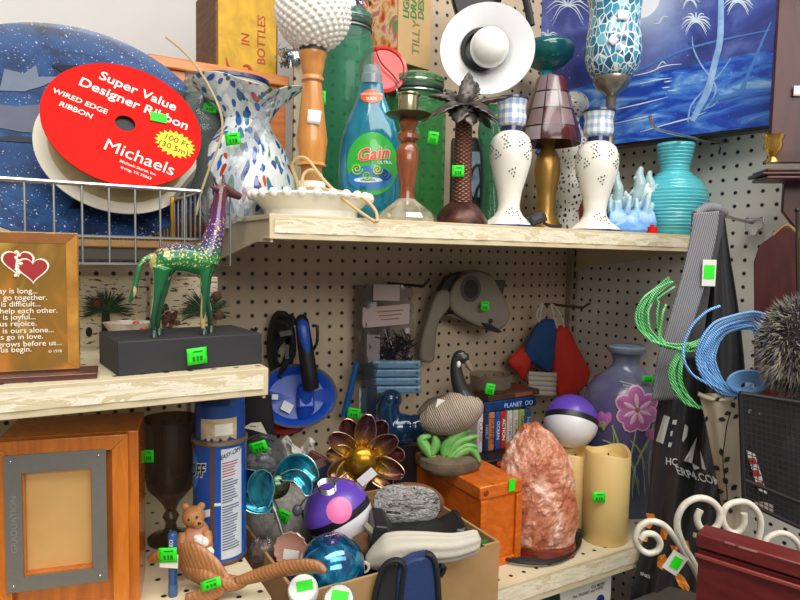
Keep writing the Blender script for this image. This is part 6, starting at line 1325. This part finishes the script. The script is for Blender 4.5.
for i in range(6):
    j=lambda s=1.6:rd.uniform(-s,s); m=t.mb(); m.tube([q(a,b,-4+j(3)) for a,b in ((684+i*1.5,345+j()),(674+i*2,358+j()),(669+i*2.4,374+j()),(674+i*2.2,390+j()),(685+i*2,402+j()),(698+i,408+j()))],1.25,7,n=5); m.build('strand',CG,t)
t=Th('blue_cord','bundle of bright blue braided cord loops curling in front of the tote','cord',724,350,d=.93)
q=t.q; CB_=cordmat('#1767b8','#a4d4f6')
for i in range(9):
    j=lambda s=1.4:rd.uniform(-s,s)
    base=[(767-i*1.4,313+i*3.4+j(2)),(752,309+i*2.6+j()),(731,313+i*2.4+j()),(712+i*1.1,323+i*2+j()),(698+i*2.3,341+i*1.1+j()),(694+i*2.6,360+j()),(701+i*2.2,377-i*.5+j()),(716+i*1.2,388-i*.4+j()),(734+i*.6,395-i*.6+j()),(752,392-i+j())]
    if i==0: base=[(720,306),(706,312),(692,326),(684,344),(684,360),(692,374),(708,384),(724,394),(745,396)]
    m=t.mb(); m.tube([q(a,b,-4+i+j(2)) for a,b in base],1.35,7,n=6); m.build('strand',CB_,t)
for i in range(6):
    m=t.mb(); m.tube([q(748+(20-i*2.2)*cos(a*PI/9),382+i*.8+(11-i*1.1)*sin(a*PI/9),-9+i*.6) for a in range(18)],1.6,7,closed=True,n=2); m.build('strand',CB_,t)
# wire crate
t=Th('wire_crate','black wire mesh crate with dark floral cloth behind its side','crate',770,450,d=.84)
q=t.q; G4=lambda u,v:q(740+70*u+4*v,393+11*u+(108+22*u)*v,0)
m=t.mb()
for pts in ((G4(0,0),G4(1,0)),(G4(0,1),G4(1,1)),(G4(0,0),G4(0,1)),(G4(0,.8),G4(1,.8))): m.tube(list(pts),2.2,8)
m.build('frame',BLACK,t)
m=t.mb()
for i in range(1,20): m.tube([G4(0,i/20),G4(1,i/20)],.45,5)
for i in range(1,14): m.tube([G4(i/14,0),G4(i/14,1)],.45,5)
m.build('mesh_wires',M('#2d2d30',.35,.4),t)
m=t.mb(); m.sheet(lambda u,v:q(741+69*u+4*v,394+11*u+(106+22*u)*v,26+4*sin(u*9+v*4)),12,10); m.build('back_panel',M('#0d0d0f',.7,n=.2),t)
t=Th('dark_floral_cloth','black cloth with grey flower print folded inside the wire crate','cloth',778,420,d=.88)
q=t.q; m=t.mb(); m.sheet(lambda u,v:q(744+70*u,398+70*v,3*sin(u*8)+3*sin(v*6)),14,12); m.build('cloth',M('#17171a',.8,n=.2),t)
m=t.mb(); rd=random.Random(9)
for i in range(16):
    a,b=768+rd.gauss(0,8),412+rd.gauss(0,9); m.ball(q(a,b,-5),(2.4,.5,1.6),m=RY(rd.uniform(0,180)),seg=8,rings=5)
m.build('grey_flowers',M('#77787a',.7,n=.3),t,kind='stuff')
t=Th('red_white_label','red and white printed strip inside the wire crate','label',756,470,d=.87)
q=t.q; m=t.mb(); m.sheet(lambda u,v:q(746+9*u+12*v,450+40*v+4*u,0),3,6); m.build('strip',M('#c9c3bc',.6,n=.1),t); m=t.mb()
for i in range(3): m.sheet(lambda u,v:q(747+7*u+12*(.1+i*.3+v*.16),454+40*(.1+i*.3+v*.16),-1),3,3)
m.build('red_print',M('#a82a24',.6),t)
m=t.mb(); m.sheet(lambda u,v:q(748+26*u,503+3*u+8*v-3*sin(u*3),-2),6,3); m.build('lower_flap',M('#b7a59c',.6,n=.4,ns=40,c2='#8a3a34'),t)
# faux fur
t=Th('faux_fur','shaggy grey and black faux fur piece heaped on top of the wire crate','faux fur',803,346,d=.86)
m=t.mb(); m.ball((0,6,0),(40,26,47)); m.build('backing',M('#1c1b1b',.9,n=.3),t)
rd=random.Random(4)
for nm,n_,c in (('dark_fur',1300,'#2a2929'),('grey_fur',1900,'#7d7b78'),('tan_fur',900,'#b3a48c')):
    m=t.mb()
    for i in range(n_):
        a=rd.uniform(PI*.0,2*PI); b=math.acos(rd.uniform(-1,1)); d_=Vector((sin(b)*cos(a),-abs(sin(b)*sin(a)),cos(b))); p=Vector((d_.x*40,6+d_.y*26,d_.z*47)); e=p+d_*rd.uniform(5,11)+Vector((-3,-2,-5))*rd.random()+Vector([rd.uniform(-3,3) for _ in range(3)]); s_=d_.orthogonal().normalized()*.75; m.add([p-s_,p+s_,e],[(0,1,2)])
    m.build(nm,M(c,.8,n=.3),t,flat=True,kind='stuff')
# scroll rack
t=Th('scroll_rack','white painted iron rack with curled scroll ends and green price tag','metal rack',690,560,d=.82)
q=t.q; WI=M('#cfcabd',.5,n=.35,ns=80,c2='#b3ab99'); Z=lambda pts:[(600+a/3.75,440+b/3.75) for a,b in pts]
for pts,r in ((Z(((152,372),(172,352),(205,356),(226,385),(215,415),(180,424),(146,402),(134,362),(152,322),(192,305),(240,320),(280,366),(320,430),(372,520),(400,640))),3.2),(Z(((376,262),(364,295),(378,330),(415,340),(445,312),(448,265),(415,228),(365,218),(318,242),(292,290),(292,340),(315,400),(350,460),(390,560),(420,660))),3.4),(Z(((540,275),(538,318),(512,348),(478,336),(460,296),(472,252),(515,232),(562,240),(596,280),(602,330),(588,390),(570,460))),3.2),(((762,549),(768,538),(780,533),(792,537),(800,548),(803,570)),3)):
    m=t.mb(); m.tube([q(a,b,i*.4) for i,(a,b) in enumerate(pts)],r,10,n=7); m.build('scroll',WI,t)
m=t.mb(); m.tube([q(694,535,6),q(750,545,6),q(800,556,6)],2.6,8); m.build('cross_bar',WI,t)
m=t.mb(); c=q(675,563,-6); m.box(c,(17,.6,21),m=RY(32)); tg=m.build('paper_tag',M('#dad6cc',.6),t); m=t.mb(); m.box(c+Vector((1,-.7,.5)),(9.5,.4,12),m=RY(28)); m.build('price_sticker',STK,tg)
# red box
t=Th('red_wooden_panel','dark red wooden panel with chipped top edge standing in front of the iron rack','wooden panel',697,532,d=.76,rot=-72)
p=t.pl; a,b=p(697,532),p(830,573); k=t.k; zb_=(.95-t.loc.z)/k
RW=wood('#6d1d1b','#4a1110',(5,30,30),.45,.1)
m=t.mb(); m.box((b.x/2,12,(zb_-14)/2-4),(b.x-a.x-4,22,-zb_-14+2)); m.build('body',RW,t,bevel=1)
m=t.mb(); m.box((b.x/2,12,-7),(b.x-a.x,30,14)); m.build('lid',RW,t,bevel=1.4)
m=t.mb(); m.box((b.x/2,-3.5,-22),(b.x-a.x,3,4)); m.build('moulding',M('#8a3a34',.45,n=.3),t,bevel=.8)
m=t.mb()
for i,(x,w_) in enumerate(((b.x*.28,9),(b.x*.42,16))): m.box((x,-3.4,-.6-i*.4),(w_,.8,1.6))
m.build('chipped_edge',M('#a0706a',.7,n=.4),t)
# ------------------------------------------------------------------ light
w=bpy.data.worlds.new('shop'); bpy.context.scene.world=w; w.use_nodes=True
w.node_tree.nodes['Background'].inputs[0].default_value=(1,.97,.93,1); w.node_tree.nodes['Background'].inputs[1].default_value=.32
def area(name,loc,rot,sx,sy,e,col=(1,.97,.92)):
    l=bpy.data.lights.new(name,'AREA'); l.shape='RECTANGLE'; l.size=sx; l.size_y=sy; l.energy=e; l.color=col
    o=bpy.data.objects.new(name,l); COL.objects.link(o); o.location=loc; o.rotation_euler=[rad(a) for a in rot]; return o
area('ceiling_light',(-.8,-1.25,3.0),(0,0,0),2.6,.6,46)
area('ceiling_light_b',(-.5,-2.0,2.9),(22,0,-8),2.6,.6,24)
area('fill_light',(-1.3,-3.4,2.5),(62,0,-6),2.4,.8,46)  # added fill behind the camera to brighten the recess under the shelf
sc=bpy.context.scene; sc.view_settings.view_transform='Standard'; sc.view_settings.look='None'; sc.view_settings.exposure=0; sc.view_settings.gamma=1
sc.cycles.max_bounces=8; sc.cycles.transparent_max_bounces=24; sc.cycles.caustics_reflective=False; sc.cycles.caustics_refractive=False
